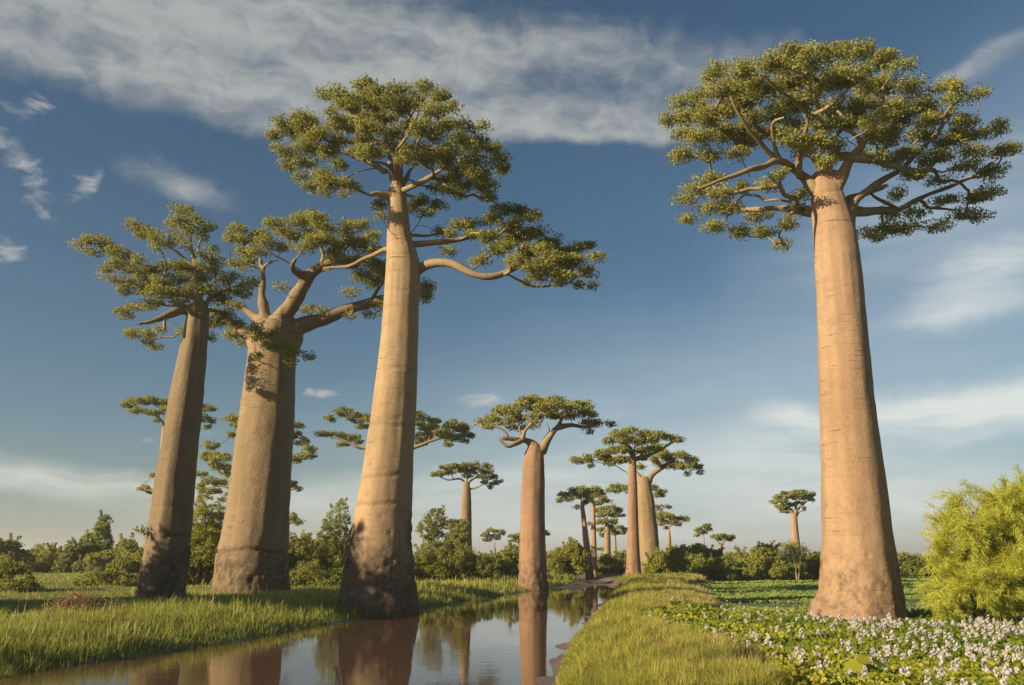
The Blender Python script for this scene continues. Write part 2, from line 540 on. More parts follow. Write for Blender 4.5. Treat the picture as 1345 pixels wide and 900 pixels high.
def axis(lo, hi, step, ext_lo, ext_hi):
    a = np.arange(lo, hi, step)
    up, s, v = [], step, hi
    while v < ext_hi:
        up.append(v); s *= 1.18; v += s
    up.append(ext_hi)
    dn, s, v = [], step, lo - step
    while v > ext_lo:
        dn.append(v); s *= 1.18; v -= s
    dn.append(ext_lo)
    return np.concatenate([dn[::-1], a, up])


def build_ground():
    xs = axis(-40, 40, 0.28, -3500, 3500)
    ys = axis(10, 88, 0.28, -400, 6000)
    X, Y = np.meshgrid(xs, ys)
    Z = ground_z(X, Y)
    v = np.stack([X, Y, Z], -1).reshape(-1, 3)
    nx, ny = len(xs), len(ys)
    i = np.arange(ny - 1)[:, None] * nx + np.arange(nx - 1)[None]
    f = np.stack([i, i + 1, i + 1 + nx, i + nx], -1).reshape(-1, 4)
    gg = Geo(); gg.add(v, f)
    me = gg.mesh('ground')
    # how much bare earth: the road bed and the muddy rim
    dl, dr = x_left(Y) - X, X - x_right(Y)
    bare = (1 - sstep(-.6, .15, dl)) * (1 - sstep(-.1, .6, dr))
    bare = np.where(Y > POOL_END + 45, bare * 0.3, bare).ravel()
    left = sstep(-.5, 1.0, dl).ravel()
    a = me.attributes.new('bare', 'FLOAT', 'POINT'); a.data.foreach_set('value', bare.astype(np.float32))
    a = me.attributes.new('bank', 'FLOAT', 'POINT'); a.data.foreach_set('value', left.astype(np.float32))
    m, g, out = material('earth')
    geo = g.new('ShaderNodeNewGeometry')
    P = geo.outputs['Position']
    n1 = g.noise(P, 0.35, 5, 0.6)
    n2 = g.noise(P, 3.5, 5, 0.65)
    at = g.new('ShaderNodeAttribute'); at.attribute_name = 'bare'
    ab = g.new('ShaderNodeAttribute'); ab.attribute_name = 'bank'
    grass = g.mix(g.ramp(n1, .3, .7), (0.060, 0.078, 0.016), (0.105, 0.110, 0.026))
    marsh = g.mix(g.ramp(n1, .3, .7), (0.060, 0.095, 0.026), (0.090, 0.125, 0.034))
    c = g.mix(ab.outputs['Fac'], marsh, grass)
    c = g.mix(g.math('MULTIPLY', g.ramp(n2, .55, .75), .35), c, (0.14, 0.095, 0.055))
    mud = g.mix(g.ramp(n2, .35, .65), (0.155, 0.098, 0.062), (0.21, 0.137, 0.09))
    c = g.mix(g.ramp(at.outputs['Fac'], .25, .7), c, mud)
    sep = g.new('ShaderNodeSeparateXYZ'); g.link(P, sep.inputs[0])
    wet = g.ramp(sep.outputs[2], 0.02, 0.16, 1, 0)
    c = g.mix(g.math('MULTIPLY', g.math('MULTIPLY', wet, at.outputs['Fac']), 0.55), c, (0.085, 0.052, 0.034))
    b = g.new('ShaderNodeBsdfPrincipled')
    g.link(c, b.inputs['Base Color'])
    b.inputs['Roughness'].default_value = 0.85
    g.link(g.ramp(g.math('MULTIPLY', wet, at.outputs['Fac']), 0, 1, .85, .35), b.inputs['Roughness'])
    bp = g.new('ShaderNodeBump'); bp.inputs['Strength'].default_value = .6; bp.inputs['Distance'].default_value = .06
    g.link(n2, bp.inputs['Height']); g.link(bp.outputs[0], b.inputs['Normal'])
    g.link(b.outputs[0], out.inputs[0])
    tag(link('ground', me, m), 'grassy earth banks, muddy road bed and flat green marsh', 'ground', kind='structure')


def build_water():
    gg = Geo()
    ys = np.concatenate([np.arange(-30, 90, 1.0)])
    l = np.stack([x_left(ys) - 2.2, ys, np.zeros_like(ys)], 1)
    r = np.stack([np.minimum(x_right(ys) + 1.0, x_right(ys) + 1.0), ys, np.zeros_like(ys)], 1)
    v = np.stack([l, r], 1).reshape(-1, 3)
    i = np.arange(len(ys) - 1) * 2
    gg.add(v, np.stack([i, i + 1, i + 3, i + 2], -1))
    m, g, out = material('muddy_water')
    geo = g.new('ShaderNodeNewGeometry')
    P = geo.outputs['Position']
    n1 = g.noise(g.mapping(P, scale=(0.8, 1.6, 1)), 2.2, 3, 0.5, .3)
    n2 = g.noise(g.mapping(P, scale=(1, 3.0, 1)), 7.0, 2, 0.5)
    patch = g.ramp(g.noise(P, 0.16, 3, .5), .38, .62, 0.15, 1.0)
    sep = g.new('ShaderNodeSeparateXYZ'); g.link(P, sep.inputs[0])
    near = g.ramp(sep.outputs[1], 15, 34, 1.0, 0.22)
    b = g.new('ShaderNodeBsdfPrincipled')
    b.inputs['Base Color'].default_value = (0.085, 0.050, 0.029, 1)
    b.inputs['Roughness'].default_value = 0.02
    b.inputs['IOR'].default_value = 1.333
    bp = g.new('ShaderNodeBump')
    bp.inputs['Distance'].default_value = 0.012
    g.link(g.math('MULTIPLY', g.math('MULTIPLY', patch, near), 0.5), bp.inputs['Strength'])
    g.link(g.math('ADD', n1, g.math('MULTIPLY', n2, .25)), bp.inputs['Height'])
    g.link(bp.outputs[0], b.inputs['Normal'])
    g.link(b.outputs[0], out.inputs[0])
    tag(link('water', gg.mesh('water'), m), 'calm brown floodwater lying over the road, mirroring the trunks', 'water', kind='structure')


build_ground()
build_water()

# ------------------------------------------------------------------ trees
class Skel:
    """a growing branch skeleton: nodes, and the paths drawn as tubes"""
    def __init__(s, root, rootlen=0.0):
        s.p = np.zeros((60000, 3)); s.par = np.full(60000, -1); s.L = np.zeros(60000); s.rmin = np.zeros(60000); s.ok = np.zeros(60000, bool)
        s.p[0] = root; s.n = 1; s.cnt = np.zeros(60000)
        s.paths = []
    def add(s, pts, par, rmin=0.0, ok=True):
        ids = [par]
        for k, q in enumerate(pts):
            i = s.n
            s.p[i] = q; s.par[i] = par; s.L[i] = s.L[par] + np.linalg.norm(q - s.p[par])
            s.rmin[i] = rmin if np.ndim(rmin) == 0 else rmin[k]
            s.ok[i] = ok
            par = i; s.n += 1; ids.append(i)
        s.paths.append(ids)
        return par
    def grow(s, tip, step, r, kL=0.3, kz=0.5):
        p, n = s.p[:s.n], s.n
        d = np.linalg.norm(p - tip, axis=1)
        c = d + kL * s.L[:n] + kz * np.maximum(0, p[:, 2] - tip[2]) + np.where(s.ok[:n], 0, 50)
        q = int(np.argmin(c))
        D = d[q]
        pq = s.p[q]
        t = pq - s.p[s.par[q]] if s.par[q] >= 0 else np.array([0, 0, 1.0])
        t = t / (np.linalg.norm(t) + 1e-9)
        to = (tip - pq) / (D + 1e-9)
        c1 = pq + D * 0.5 * (0.55 * t + 0.35 * to + np.array([0, 0, -0.05])) + r.normal(size=3) * D * 0.05
        m = max(2, int(math.ceil(D / step)))
        tt = np.linspace(0, 1, m + 1)[1:, None]
        pts = (1 - tt) ** 2 * pq + 2 * tt * (1 - tt) * c1 + tt ** 2 * tip
        pts[:-1] += r.normal(size=(m - 1, 3)) * min(0.06, D * 0.03)
        return s.add(pts, q)
    def weigh(s):
        for i in range(s.n - 1, 0, -1):
            if s.cnt[i] == 0: s.cnt[i] = 1
            s.cnt[s.par[i]] += s.cnt[i] * (1 if s.first(i) else 0)
    def first(s, i):
        return True
    def radii(s, r0, ex=0.5, rmax=0.6):
        tips = np.ones(s.n); 
        has = np.zeros(s.n, bool); has[s.par[1:s.n]] = True
        tips[has] = 0
        for i in range(s.n - 1, 0, -1):
            tips[s.par[i]] += tips[i]
        return np.minimum(np.maximum(r0 * tips ** ex, s.rmin[:s.n]), np.maximum(rmax, s.rmin[:s.n]))


def remeshed(me, voxel, smooth=3):
    o = bpy.data.objects.new('tmp', me)
    COL.objects.link(o)
    md = o.modifiers.new('r', 'REMESH')
    md.mode = 'VOXEL'; md.voxel_size = voxel; md.use_smooth_shade = True
    if smooth:
        sm = o.modifiers.new('s', 'SMOOTH'); sm.iterations = smooth; sm.factor = 0.6
    dg = bpy.context.evaluated_depsgraph_get()
    res = bpy.data.meshes.new_from_object(o.evaluated_get(dg))
    bpy.data.objects.remove(o); bpy.data.meshes.remove(me)
    return res


def trunk_detail(me, axis_pts, axis_r, seed, lump, base_h, base_amt, rough_base, rings):
    """real relief on the bark: lumps, growth creases, a rough stained foot; writes the 'stain' attribute"""
    n = len(me.vertices)
    co = np.zeros(n * 3, np.float32); me.vertices.foreach_get('co', co); co = co.reshape(-1, 3).astype(float)
    no = np.zeros(n * 3, np.float32); me.vertices.foreach_get('normal', no); no = no.reshape(-1, 3).astype(float)
    z = co[:, 2]
    ax = np.stack([np.interp(z, axis_pts[:, 2], axis_pts[:, k]) for k in (0, 1)], 1)
    rr = np.interp(z, axis_pts[:, 2], axis_r)
    ang = np.arctan2(co[:, 1] - ax[:, 1], co[:, 0] - ax[:, 0])
    d = (fbm(co * np.array([.5, .5, .22]) * 1.0, seed, 2) - .5) * lump * 2.0
    d += (fbm(co * np.array([1.6, 1.6, .9]), seed + 5, 2) - .5) * lump * 0.8
    fold = fbm(np.stack([np.cos(ang) * 1.7, np.sin(ang) * 1.7, z * .10], 1) + seed, seed + 7, 3) - .5
    d += fold * lump * 2.4
    wr = vnoise(np.stack([np.cos(ang) * .8, np.sin(ang) * .8, z * 3.2], 1) + seed, seed + 8) - .5
    d += wr * lump * .35 * sstep(.35, .6, vnoise(co * .35, seed + 9))
    foot = 1 - sstep(base_h * .55, base_h, z + (vnoise(co * .9, seed + 11) - .5) * base_h * .8)
    n1 = fbm(co * np.array([3.4, 3.4, 3.0]), seed + 20, 3)
    d += foot * rough_base * (n1 - .5)
    # buttress-like flutes right at the foot
    fl = np.sin(ang * 5 + seed) * .5 + np.sin(ang * 9 + seed * 2.1) * .35
    d += (1 - sstep(0, base_h * .6, z)) * fl * rough_base * .35
    stain = foot * sstep(.40, .62, n1 + base_amt - .25)
    rg = np.random.default_rng(seed)
    for (h, dep, a0, span) in rings:
        w = 0.07
        zz = z - h - 0.12 * np.sin(ang * 1.0 + h * 7) - (vnoise(np.stack([ang * 2.2, z * 0 + h, z * 0], 1), seed + 40) - .5) * .14
        arc = sstep(0, .3, span / 2 - np.abs((ang - a0 + math.pi) % (2 * math.pi) - math.pi)) if span < 6 else 1.0
        k = np.exp(-(zz / w) ** 2) * arc
        d -= dep * k
        stain = np.maximum(stain, k * min(1, dep * 9))
    # knots and scars
    for _ in range(int(8 + lump * 60)):
        h = rg.uniform(.6, 1) ** 2 * 0 + abs(rg.normal()) * base_h * 1.0 + .2
        a = rg.uniform(-math.pi, 0)
        s_ = rg.uniform(.05, .11)
        da = ((ang - a + math.pi) % (2 * math.pi) - math.pi) * rr
        k = np.exp(-((da / s_) ** 2 + ((z - h) / (s_ * rg.uniform(.7, 1.8))) ** 2))
        d -= k * .04; stain = np.maximum(stain, k * rg.uniform(.2, .6))
    co += no * d[:, None]
    me.vertices.foreach_set('co', co.astype(np.float32).ravel())
    a = me.attributes.new('foot', 'FLOAT', 'POINT')
    a.data.foreach_set('value', (1 - sstep(base_h * .5, base_h * 1.6, z + (vnoise(co * .7, seed + 12) - .5) * base_h)).astype(np.float32))
    a = me.attributes.get('stain') or me.attributes.new('stain', 'FLOAT', 'POINT')
    a.data.foreach_set('value', np.clip(stain, 0, 1).astype(np.float32))
    for p_ in ('use_smooth',):
        me.polygons.foreach_set(p_, np.ones(len(me.polygons), bool))
    me.update()


def crop_px(K, x, y):
    return (K[0] + x / K[2], K[1] + y / K[2]) if K else (x, y)


def tree(name, label, D, z0, rows, limbs, pads, bark, K=None, group=None, leaf='leaf', seed=1, voxel=0.09, tuft=0.36, L=0.20, nleaf=46,
         cover=2.3, crown=None, base_h=1.6, base_amt=0.25, rough=0.14, rings=(), flare=None, wood='wood', lump=0.10, twig=0.013, cat='baobab tree'):
    """a baobab: trunk profile, limbs and foliage pads read off the photograph as pixels, each with its own distance"""
    r = np.random.default_rng(seed)
    rows = [(crop_px(K, xl, y), crop_px(K, xr, y)) for (y, xl, xr) in rows]
    A, R = [], []
    for (a, b) in rows:
        pa, pb = on_plane(a[0], a[1], D), on_plane(b[0], b[1], D)
        A.append((pa + pb) / 2); R.append((pb[0] - pa[0]) / 2)
    A, R = np.array(A), np.array(R)
    o = np.argsort(A[:, 2]); A, R = A[o], R[o]
    base = np.array([A[0][0], D, z0])
    A = A - base
    foot = np.array([[A[0][0], A[0][1], -0.45]])
    A = np.concatenate([foot, A]); R = np.concatenate([[R[0] * 1.02], R])
    keep = np.concatenate([[True], np.diff(A[:, 2]) > 1e-3]); A, R = A[keep], R[keep]
    ap, ar = spline(A, R, max(voxel * 2.5, .2))
    g = Geo()
    tube(g, ap, ar, 40 if voxel < .15 else 24)
    sc = D / F
    top = ap[-1]
    sk = Skel(top)
    sk.rmin[0] = R[-1] * .5; sk.ok[0] = True
    # explicit limbs: list of ([(x, y[, depth])...], r0, r1), radii in crop pixels
    for (pts, r0, r1) in limbs:
        P3 = []
        for q in pts:
            x, y = crop_px(K, q[0], q[1])
            dd = q[2] if len(q) > 2 else 0.0
            P3.append(on_plane(x, y, D + dd) - base)
        s_ = (K[2] if K else 1.0)
        ra, rb = max(r0 / s_ * sc, .02), max(r1 / s_ * sc, .02)
        rad = ra * (rb / ra) ** (np.linspace(0, 1, len(P3)) ** .75)
        lp, lr = spline(P3, rad, .3)
        lp[1:] += (np.stack([vnoise(lp[1:] * .9, seed + 3 + q_) for q_ in range(3)], 1) - .5) * min(.16, 1.1 * ra)
        lr = lr * (.82 + .42 * vnoise(lp * 1.7, seed + 13))
        if rb > voxel * .9:
            tube(g, lp, lr, 14)
        dist = np.linalg.norm(sk.p[:sk.n] - lp[0], axis=1)
        par = int(np.argmin(dist))
        if dist[par] > R[-1] * 1.2 + .6: par = 0
        sk.add(lp, par, lr)
    tm = remeshed(g.mesh('trunk'), voxel, 4)
    trunk_detail(tm, ap, ar, seed, lump, base_h, base_amt, rough, rings)
    # pads -> tufts
    crown = crown or (sum(p[0] for p in pads) / len(pads), sum(p[1] for p in pads) / len(pads), max(abs(p[0]) for p in pads), 1, 0)
    s_ = (K[2] if K else 1.0)
    xs = np.array([p[0] for p in pads]); ys = np.array([p[1] for p in pads])
    cx, cy = (xs.min() + xs.max()) / 2, (ys.min() + ys.max()) / 2
    Rx, Ry = (xs.max() - xs.min()) / 2 + 1e-6, (ys.max() - ys.min()) / 2 + 1e-6
    Rd = Rx / s_ * sc
    tufts, centres, owner = [], [], []
    for pi, p in enumerate(pads):
        px, py, rx, ry = p[:4]
        if len(p) > 4:
            dd = p[4]
        else:
            u, v = (px - cx) / Rx, (py - cy) / Ry
            room = math.sqrt(max(0.05, 1 - u * u))
            dd = Rd * room * (0.50 * v + r.uniform(-.38, .38))
        X, Y = crop_px(K, px, py)
        c = on_plane(X, Y, D + dd) - base
        k = (D + dd) / F / s_
        e = math.radians(max(6, math.degrees(math.atan2(c[2] + base[2] - CAMH, D))))
        ax_, bz = rx * k, ry * k
        ad = min(0.8 * ax_, 0.8 * bz / math.sin(e))
        az = math.sqrt(max(bz * bz - (ad * math.sin(e)) ** 2, (.35 * bz) ** 2)) / math.cos(e)
        n = max(2, int(cover * ax_ * bz / tuft ** 2))
        q = unit(r.normal(size=(n, 3))) * (r.uniform(0.25, 1, (n, 1)) ** (1 / 2.2))
        q[:, 2] = np.where(q[:, 2] < 0, q[:, 2] * .6, q[:, 2])
        t = c + q * np.array([max(ax_ - tuft * .35, .1), max(ad, .15), max(az * 1.12 - tuft * .25, .12)])
        tufts.append(t); centres.append(c - np.array([0, 0, az * .35])); owner += [pi] * n
    tufts = np.concatenate(tufts)
    o = np.argsort([np.linalg.norm(c - top) for c in centres])
    for i in o:
        sk.grow(centres[i], 0.4, r, kL=.25, kz=.6)
    o = np.argsort(np.linalg.norm(tufts - top, axis=1))
    for i in o:
        sk.grow(tufts[i], 0.45, r, kL=.12, kz=.3)
    rad = sk.radii(twig, .50, rmax=R[-1] * .45)
    gb = Geo()
    skip = len(limbs)
    for k, ids in enumerate(sk.paths):
        rr = rad[ids].copy(); rr[0] = rr[1] if len(rr) > 1 else rr[0]
        if k < skip and rr[-1] > voxel * .9:
            tube(gb, sk.p[ids], np.full(len(ids), rr.min() * .45), 4, cap=False)      # heartwood joining the boughs inside the limb
            continue
        m = rr.max()
        tube(gb, sk.p[ids], rr, 8 if m > .1 else (5 if m > .035 else 3), cap=False)
    gl = Geo()
    nt = len(tufts)
    pt = np.repeat(np.arange(nt), nleaf)
    off = unit(r.normal(size=(len(pt), 3))) * (r.uniform(0.1, 1, (len(pt), 1)) ** .5) * np.array([1, 1, .62])
    tsz = tuft * r.uniform(.7, 1.25, nt)
    pos = tufts[pt] + off * tsz[pt][:, None]
    nrm = unit(off * .9 + np.array([0, 0, .25]) + r.normal(size=off.shape) * .6)
    tv = r.uniform(0, 1, nt)
    rnd = np.clip(.45 * r.uniform(0, 1, len(pt)) + .40 * tv[pt] + .15 * vnoise((tufts[pt] + base) * .4, 3), 0, 1)
    Ls = L * r.uniform(.5, 1.55, len(pt))
    leaf_quads(gl, pos, nrm, Ls, Ls * .52, rnd, r, droop=.3)
    root = thing(name, base.tolist(), label, cat, group)
    link('trunk', tm, M[bark], root)
    bm_ = gb.mesh('branches')
    link('branches', bm_, M[wood], root)
    link('crown', gl.mesh('crown', smooth=False), M[leaf], root)
    return root


ROWG = 'tall baobabs standing beside the flooded road'
MIDG = 'baobabs further along the flooded road'
FARG = 'small distant baobabs above the scrub'

# --- the tall single tree on the right
K3 = (850, 40, 2.717)


def c3(y, xl, xr): return ((y - 40) * 2.717, (xl - 850) * 2.717, (xr - 850) * 2.717)


R_rows = [c3(*q) for q in [(813, 1062, 1194), (803, 1070, 1187), (788, 1078, 1184), (765, 1079, 1180), (740, 1080.5, 1176), (700, 1081, 1169), (650, 1080, 1162), (600, 1079, 1155), (550, 1078, 1149),
                           (500, 1077, 1143), (450, 1075.5, 1138), (400, 1074, 1133.5), (350, 1071, 1129), (310, 1068, 1123), (280, 1065, 1113), (255, 1064, 1106), (240, 1064, 1104), (228, 1069, 1100)]]
R_limbs = [
    ([(650, 800), (700, 690), (722, 640), (745, 605), (790, 570), (850, 525), (920, 485), (990, 415), (1045, 340), (1100, 250)], 44, 5),
    ([(690, 760), (722, 655, .3), (790, 645, .8), (880, 645, 1.6), (945, 610, 2.2), (1040, 570, 2.5), (1150, 530, 2.6), (1250, 455, 2.6)], 38, 5),
    ([(645, 640), (612, 575), (572, 530), (525, 492), (470, 462, -.8), (420, 482, -1.4), (370, 495, -2), (310, 525, -2.2), (230, 548, -2.5), (180, 565, -2.6)], 44, 5),
    ([(545, 520, -.2), (545, 450, -.8), (560, 380, -1.5), (575, 310, -2.4), (520, 250, -3.2), (470, 215, -3.8), (420, 160, -4.3)], 15, 5),
    ([(575, 310, -2.4), (640, 275, -3.0), (700, 225, -3.6), (760, 170, -4.0)], 11, 4),
    ([(650, 575), (690, 530, -.4), (712, 480, -.8), (735, 445, -1.1), (770, 415, -1.2), (745, 375, -1.6), (690, 345, -2.2), (640, 335, -2.8)], 34, 8),
    ([(600, 650, .6), (520, 640, 1.4), (430, 640, 2.6), (340, 645, 3.5), (250, 640, 4.0)], 24, 7),
    ([(690, 620, .6), (780, 582, 1.8), (860, 555, 3.0)], 20, 8),
    ([(480, 470, -.8), (455, 400, -1.6), (450, 330, -2.4), (490, 310, -3)], 10, 4),
    ([(470, 462, -.8), (390, 380, -1.8), (330, 300, -2.6), (300, 230, -3)], 12, 4),
    ([(1000, 630, 2.2), (1100, 640, 2.8)], 8, 3.5),
    ([(900, 640, 1.6), (820, 600, 1.0), (790, 570, 0)], 8, 5),
]
R_pads = [(510, 75, 70, 34), (440, 115, 80, 36), (600, 95, 90, 45), (690, 75, 80, 34), (760, 75, 70, 32), (830, 110, 80, 40), (900, 125, 55, 26), (340, 140, 80, 34), (260, 140, 60, 24), (220, 170, 40, 24),
          (270, 215, 80, 40), (180, 235, 60, 26), (115, 255, 45, 22), (75, 320, 34, 26), (140, 310, 70, 34), (230, 305, 90, 40), (330, 260, 90, 44), (420, 210, 90, 44), (530, 175, 90, 44), (640, 180, 90, 44), (740, 160, 90, 40),
          (850, 190, 80, 40), (450, 300, 80, 36), (560, 270, 80, 36), (670, 270, 90, 40), (780, 260, 80, 44), (870, 290, 70, 50), (120, 370, 50, 26), (200, 380, 70, 32), (300, 370, 80, 34), (400, 380, 70, 30),
          (140, 440, 60, 22), (230, 440, 60, 24), (110, 455, 34, 14), (330, 440, 50, 22), (500, 390, 60, 34), (620, 400, 80, 40), (700, 340, 80, 40), (800, 370, 70, 44), (640, 470, 50, 22), (870, 380, 60, 40),
          (950, 200, 60, 34), (960, 270, 80, 44), (1060, 200, 50, 28), (1110, 195, 50, 20), (1180, 230, 45, 22), (1100, 245, 60, 22), (1040, 310, 80, 34), (1140, 320, 70, 28), (1235, 350, 44, 32), (1170, 370, 60, 20),
          (980, 370, 70, 34), (1080, 400, 80, 30), (930, 440, 60, 36), (1030, 460, 80, 32), (1180, 430, 70, 24), (1270, 425, 70, 22), (1310, 415, 32, 18), (1130, 480, 60, 26), (1230, 495, 60, 26), (1245, 525, 26, 16),
          (960, 520, 60, 30), (1040, 530, 40, 20), (900, 580, 40, 22), (1230, 580, 60, 22), (1150, 600, 70, 24), (1060, 610, 60, 22), (1130, 655, 70, 20), (1190, 665, 40, 16), (960, 650, 50, 22), (1030, 700, 50, 22), (930, 700, 60, 24), (850, 710, 60, 26), (790, 720, 40, 20), (825, 745, 30, 16), (870, 660, 40, 20),
          (230, 530, 70, 22), (180, 570, 60, 24), (140, 600, 44, 22), (260, 580, 60, 22), (340, 560, 50, 22), (420, 555, 50, 20), (470, 520, 40, 20), (230, 630, 60, 22), (150, 670, 45, 18), (300, 640, 60, 22), (250, 700, 50, 26), (330, 720, 50, 24),
          (400, 660, 60, 22), (420, 720, 50, 24), (490, 690, 50, 22), (490, 765, 40, 18), (530, 640, 40, 22), (540, 590, 30, 18), (820, 455, 50, 24), (880, 470, 40, 24),
          (480, 130, 60, 30), (570, 130, 60, 30), (690, 130, 60, 30), (790, 200, 60, 30), (380, 180, 60, 30), (320, 210, 60, 30), (590, 220, 60, 30), (500, 250, 60, 30), (380, 310, 60, 28), (620, 330, 60, 30), (730, 310, 60, 30), (820, 320, 60, 30), (540, 340, 50, 28), (450, 350, 50, 24), (560, 430, 50, 24), (680, 420, 50, 26), (760, 430, 40, 22), (910, 330, 50, 30), (1000, 320, 50, 28), (180, 280, 50, 24), (260, 345, 50, 24), (350, 400, 50, 22), (1100, 360, 50, 24)]
tree('baobab_tree', 'lone tall tan baobab rising from the flowering marsh, with the widest crown', 33.6, .08, R_rows, R_limbs, R_pads, 'bark_r', K3, ROWG,
     seed=11, tuft=.44, L=.105, nleaf=98, cover=9.0, base_h=2.9, base_amt=.02, rough=.15, lump=.07,
     rings=[(9.0, .02, -2.2, 1.5), (13.1, .015, -2.4, 1.0), (17.2, .04, -1.6, 9)])

# --- tall tree in the middle of the left bank, foot in the water
K2 = (330, 80, 2.647)


def c2(y, xl, xr): return ((y - 80) * 2.647, (xl - 330) * 2.647, (xr - 330) * 2.647)


T3_rows = [c2(*q) for q in [(797, 446, 551), (785, 449, 549), (770, 452, 546), (745, 455, 543), (720, 458, 541), (690, 464, 541), (650, 471.5, 542), (600, 480, 543), (550, 487, 544.5), (500, 494, 546.5), (450, 499, 548), (400, 503, 549.5),
                            (370, 505, 551), (350, 506.5, 550.5), (335, 507.5, 547), (315, 508.5, 539.5), (300, 509, 537), (270, 511, 534), (250, 512.5, 532.5), (236, 514, 531)]]
T3_limbs = [
    ([(530, 760), (585, 722), (640, 700, -.3), (700, 705, -.6), (770, 738, -.8), (850, 745, -.8), (915, 722, -.6), (975, 690, -.4), (1060, 690, -.2), (1130, 680, 0)], 26, 6),
    ([(520, 650), (560, 640), (640, 636, .5), (720, 622, .9), (800, 600, 1.0), (870, 590, 1.0), (950, 600, 1.0)], 20, 5),
    ([(540, 610, 1), (560, 605, 1.6), (600, 610, 2.4), (660, 600, 3.2)], 12, 4),
    ([(510, 660), (465, 655, .6), (400, 680, 1.2), (340, 712, 1.6), (250, 720, 2)], 13, 5),
    ([(505, 440), (470, 385, .3), (420, 378, .6), (370, 385, .8), (310, 410, 1.0)], 22, 6),
    ([(460, 385, .3), (400, 350, .6), (320, 318, 1.0), (240, 290, 1.4), (180, 240, 1.8)], 11, 4),
    ([(520, 455), (565, 432, -.6), (630, 400, -1.2), (690, 362, -1.8)], 15, 5),
    ([(508, 420), (490, 380, -1.4), (450, 355, -2.2), (420, 350, -2.8)], 10, 4),
    ([(510, 420), (508, 370, -.9), (505, 330, -1.5)], 11, 5),
    ([(490, 410), (480, 340, .5), (465, 270, -.4), (430, 200, -1.2), (400, 130, -1.8)], 12, 4),
    ([(520, 420), (515, 340, .4), (520, 270, .2), (548, 205, -.4), (585, 140, -.8)], 12, 4),
    ([(530, 430), (560, 370, 1.6), (620, 310, 2.4), (700, 280, 3)], 11, 4),
    ([(490, 470), (440, 462, -.5), (415, 465, -.8)], 17, 8),
    ([(500, 480, .8), (540, 470, 2.2), (600, 480, 3.4)], 10, 4),
]
T3_pads = [(390, 85, 50, 24), (320, 115, 60, 24), (260, 120, 40, 20), (440, 110, 60, 30), (520, 105, 60, 28), (600, 95, 50, 26), (650, 120, 50, 26), (690, 155, 40, 20), (330, 160, 60, 28), (430, 160, 70, 34), (540, 160, 70, 34), (630, 170, 60, 30),
           (160, 190, 55, 22), (110, 215, 40, 16), (210, 205, 40, 24), (85, 255, 34, 24), (150, 250, 60, 28), (240, 250, 60, 28), (320, 225, 70, 30), (410, 230, 60, 32), (600, 235, 70, 32), (680, 215, 50, 30), (750, 225, 50, 22), (800, 230, 30, 16),
           (120, 310, 50, 22), (200, 300, 60, 24), (130, 360, 36, 24), (180, 350, 50, 20), (260, 320, 50, 24), (720, 270, 60, 24), (790, 275, 40, 20), (370, 310, 44, 26), (420, 320, 60, 30), (490, 300, 60, 28), (570, 310, 60, 32), (640, 320, 60, 28), (700, 310, 50, 26), (770, 300, 40, 22),
           (840, 300, 40, 22), (760, 345, 60, 24), (850, 340, 50, 24), (880, 375, 40, 22), (790, 390, 60, 28), (720, 380, 60, 28), (680, 420, 50, 26), (750, 430, 60, 28), (810, 430, 50, 26), (820, 470, 34, 22), (700, 455, 50, 20), (640, 440, 30, 18),
           (240, 400, 50, 20), (210, 435, 36, 20), (280, 425, 50, 24), (340, 430, 50, 24), (330, 460, 30, 12), (250, 455, 36, 14), (445, 500, 28, 26), (450, 535, 20, 18), (580, 480, 44, 22), (640, 500, 36, 22), (600, 530, 40, 18), (560, 505, 36, 18),
           (880, 515, 50, 22), (830, 555, 50, 22), (940, 525, 50, 22), (980, 545, 40, 22), (900, 565, 60, 24), (1000, 590, 50, 26), (720, 575, 36, 16), (770, 570, 40, 20), (640, 590, 34, 14), (690, 600, 30, 14),
           (830, 610, 50, 24), (800, 690, 40, 18), (850, 660, 40, 22), (690, 655, 36, 14), (920, 610, 60, 26), (960, 660, 60, 26), (1040, 630, 50, 26), (1080, 670, 50, 26), (1130, 650, 44, 20), (1190, 640, 36, 14), (1200, 680, 36, 18), (1120, 700, 50, 26), (1040, 720, 50, 24),
           (1100, 750, 50, 24), (1000, 750, 40, 22), (960, 775, 26, 12), (1160, 735, 40, 20), (1190, 775, 26, 10), (1140, 785, 26, 14), (1060, 770, 34, 16)]
T3_pads += [(470, 140, 50, 26), (380, 130, 50, 26), (570, 140, 50, 26), (470, 200, 50, 28), (380, 200, 50, 26), (560, 230, 50, 26), (480, 250, 50, 26), (640, 260, 50, 26), (290, 190, 50, 24), (170, 220, 40, 20), (200, 260, 40, 22), (300, 280, 44, 22), (540, 340, 50, 22), (600, 350, 50, 24), (680, 350, 50, 26), (170, 400, 30, 16), (300, 360, 40, 18), (400, 270, 44, 24),
             (920, 690, 50, 26, -1.9), (980, 720, 50, 26, -2.0), (1060, 690, 50, 26, -1.8), (880, 640, 44, 22, -1.5), (1120, 690, 44, 24, -1.2), (1010, 660, 50, 24, -1.6), (960, 610, 50, 22, .2), (760, 600, 40, 18, .2), (1080, 730, 50, 24, -1.0)]
for i, p in enumerate(T3_pads):
    if p[0] > 620 and p[1] > 510:
        T3_pads[i] = p + (rng.uniform(-1.6, 1.8),)
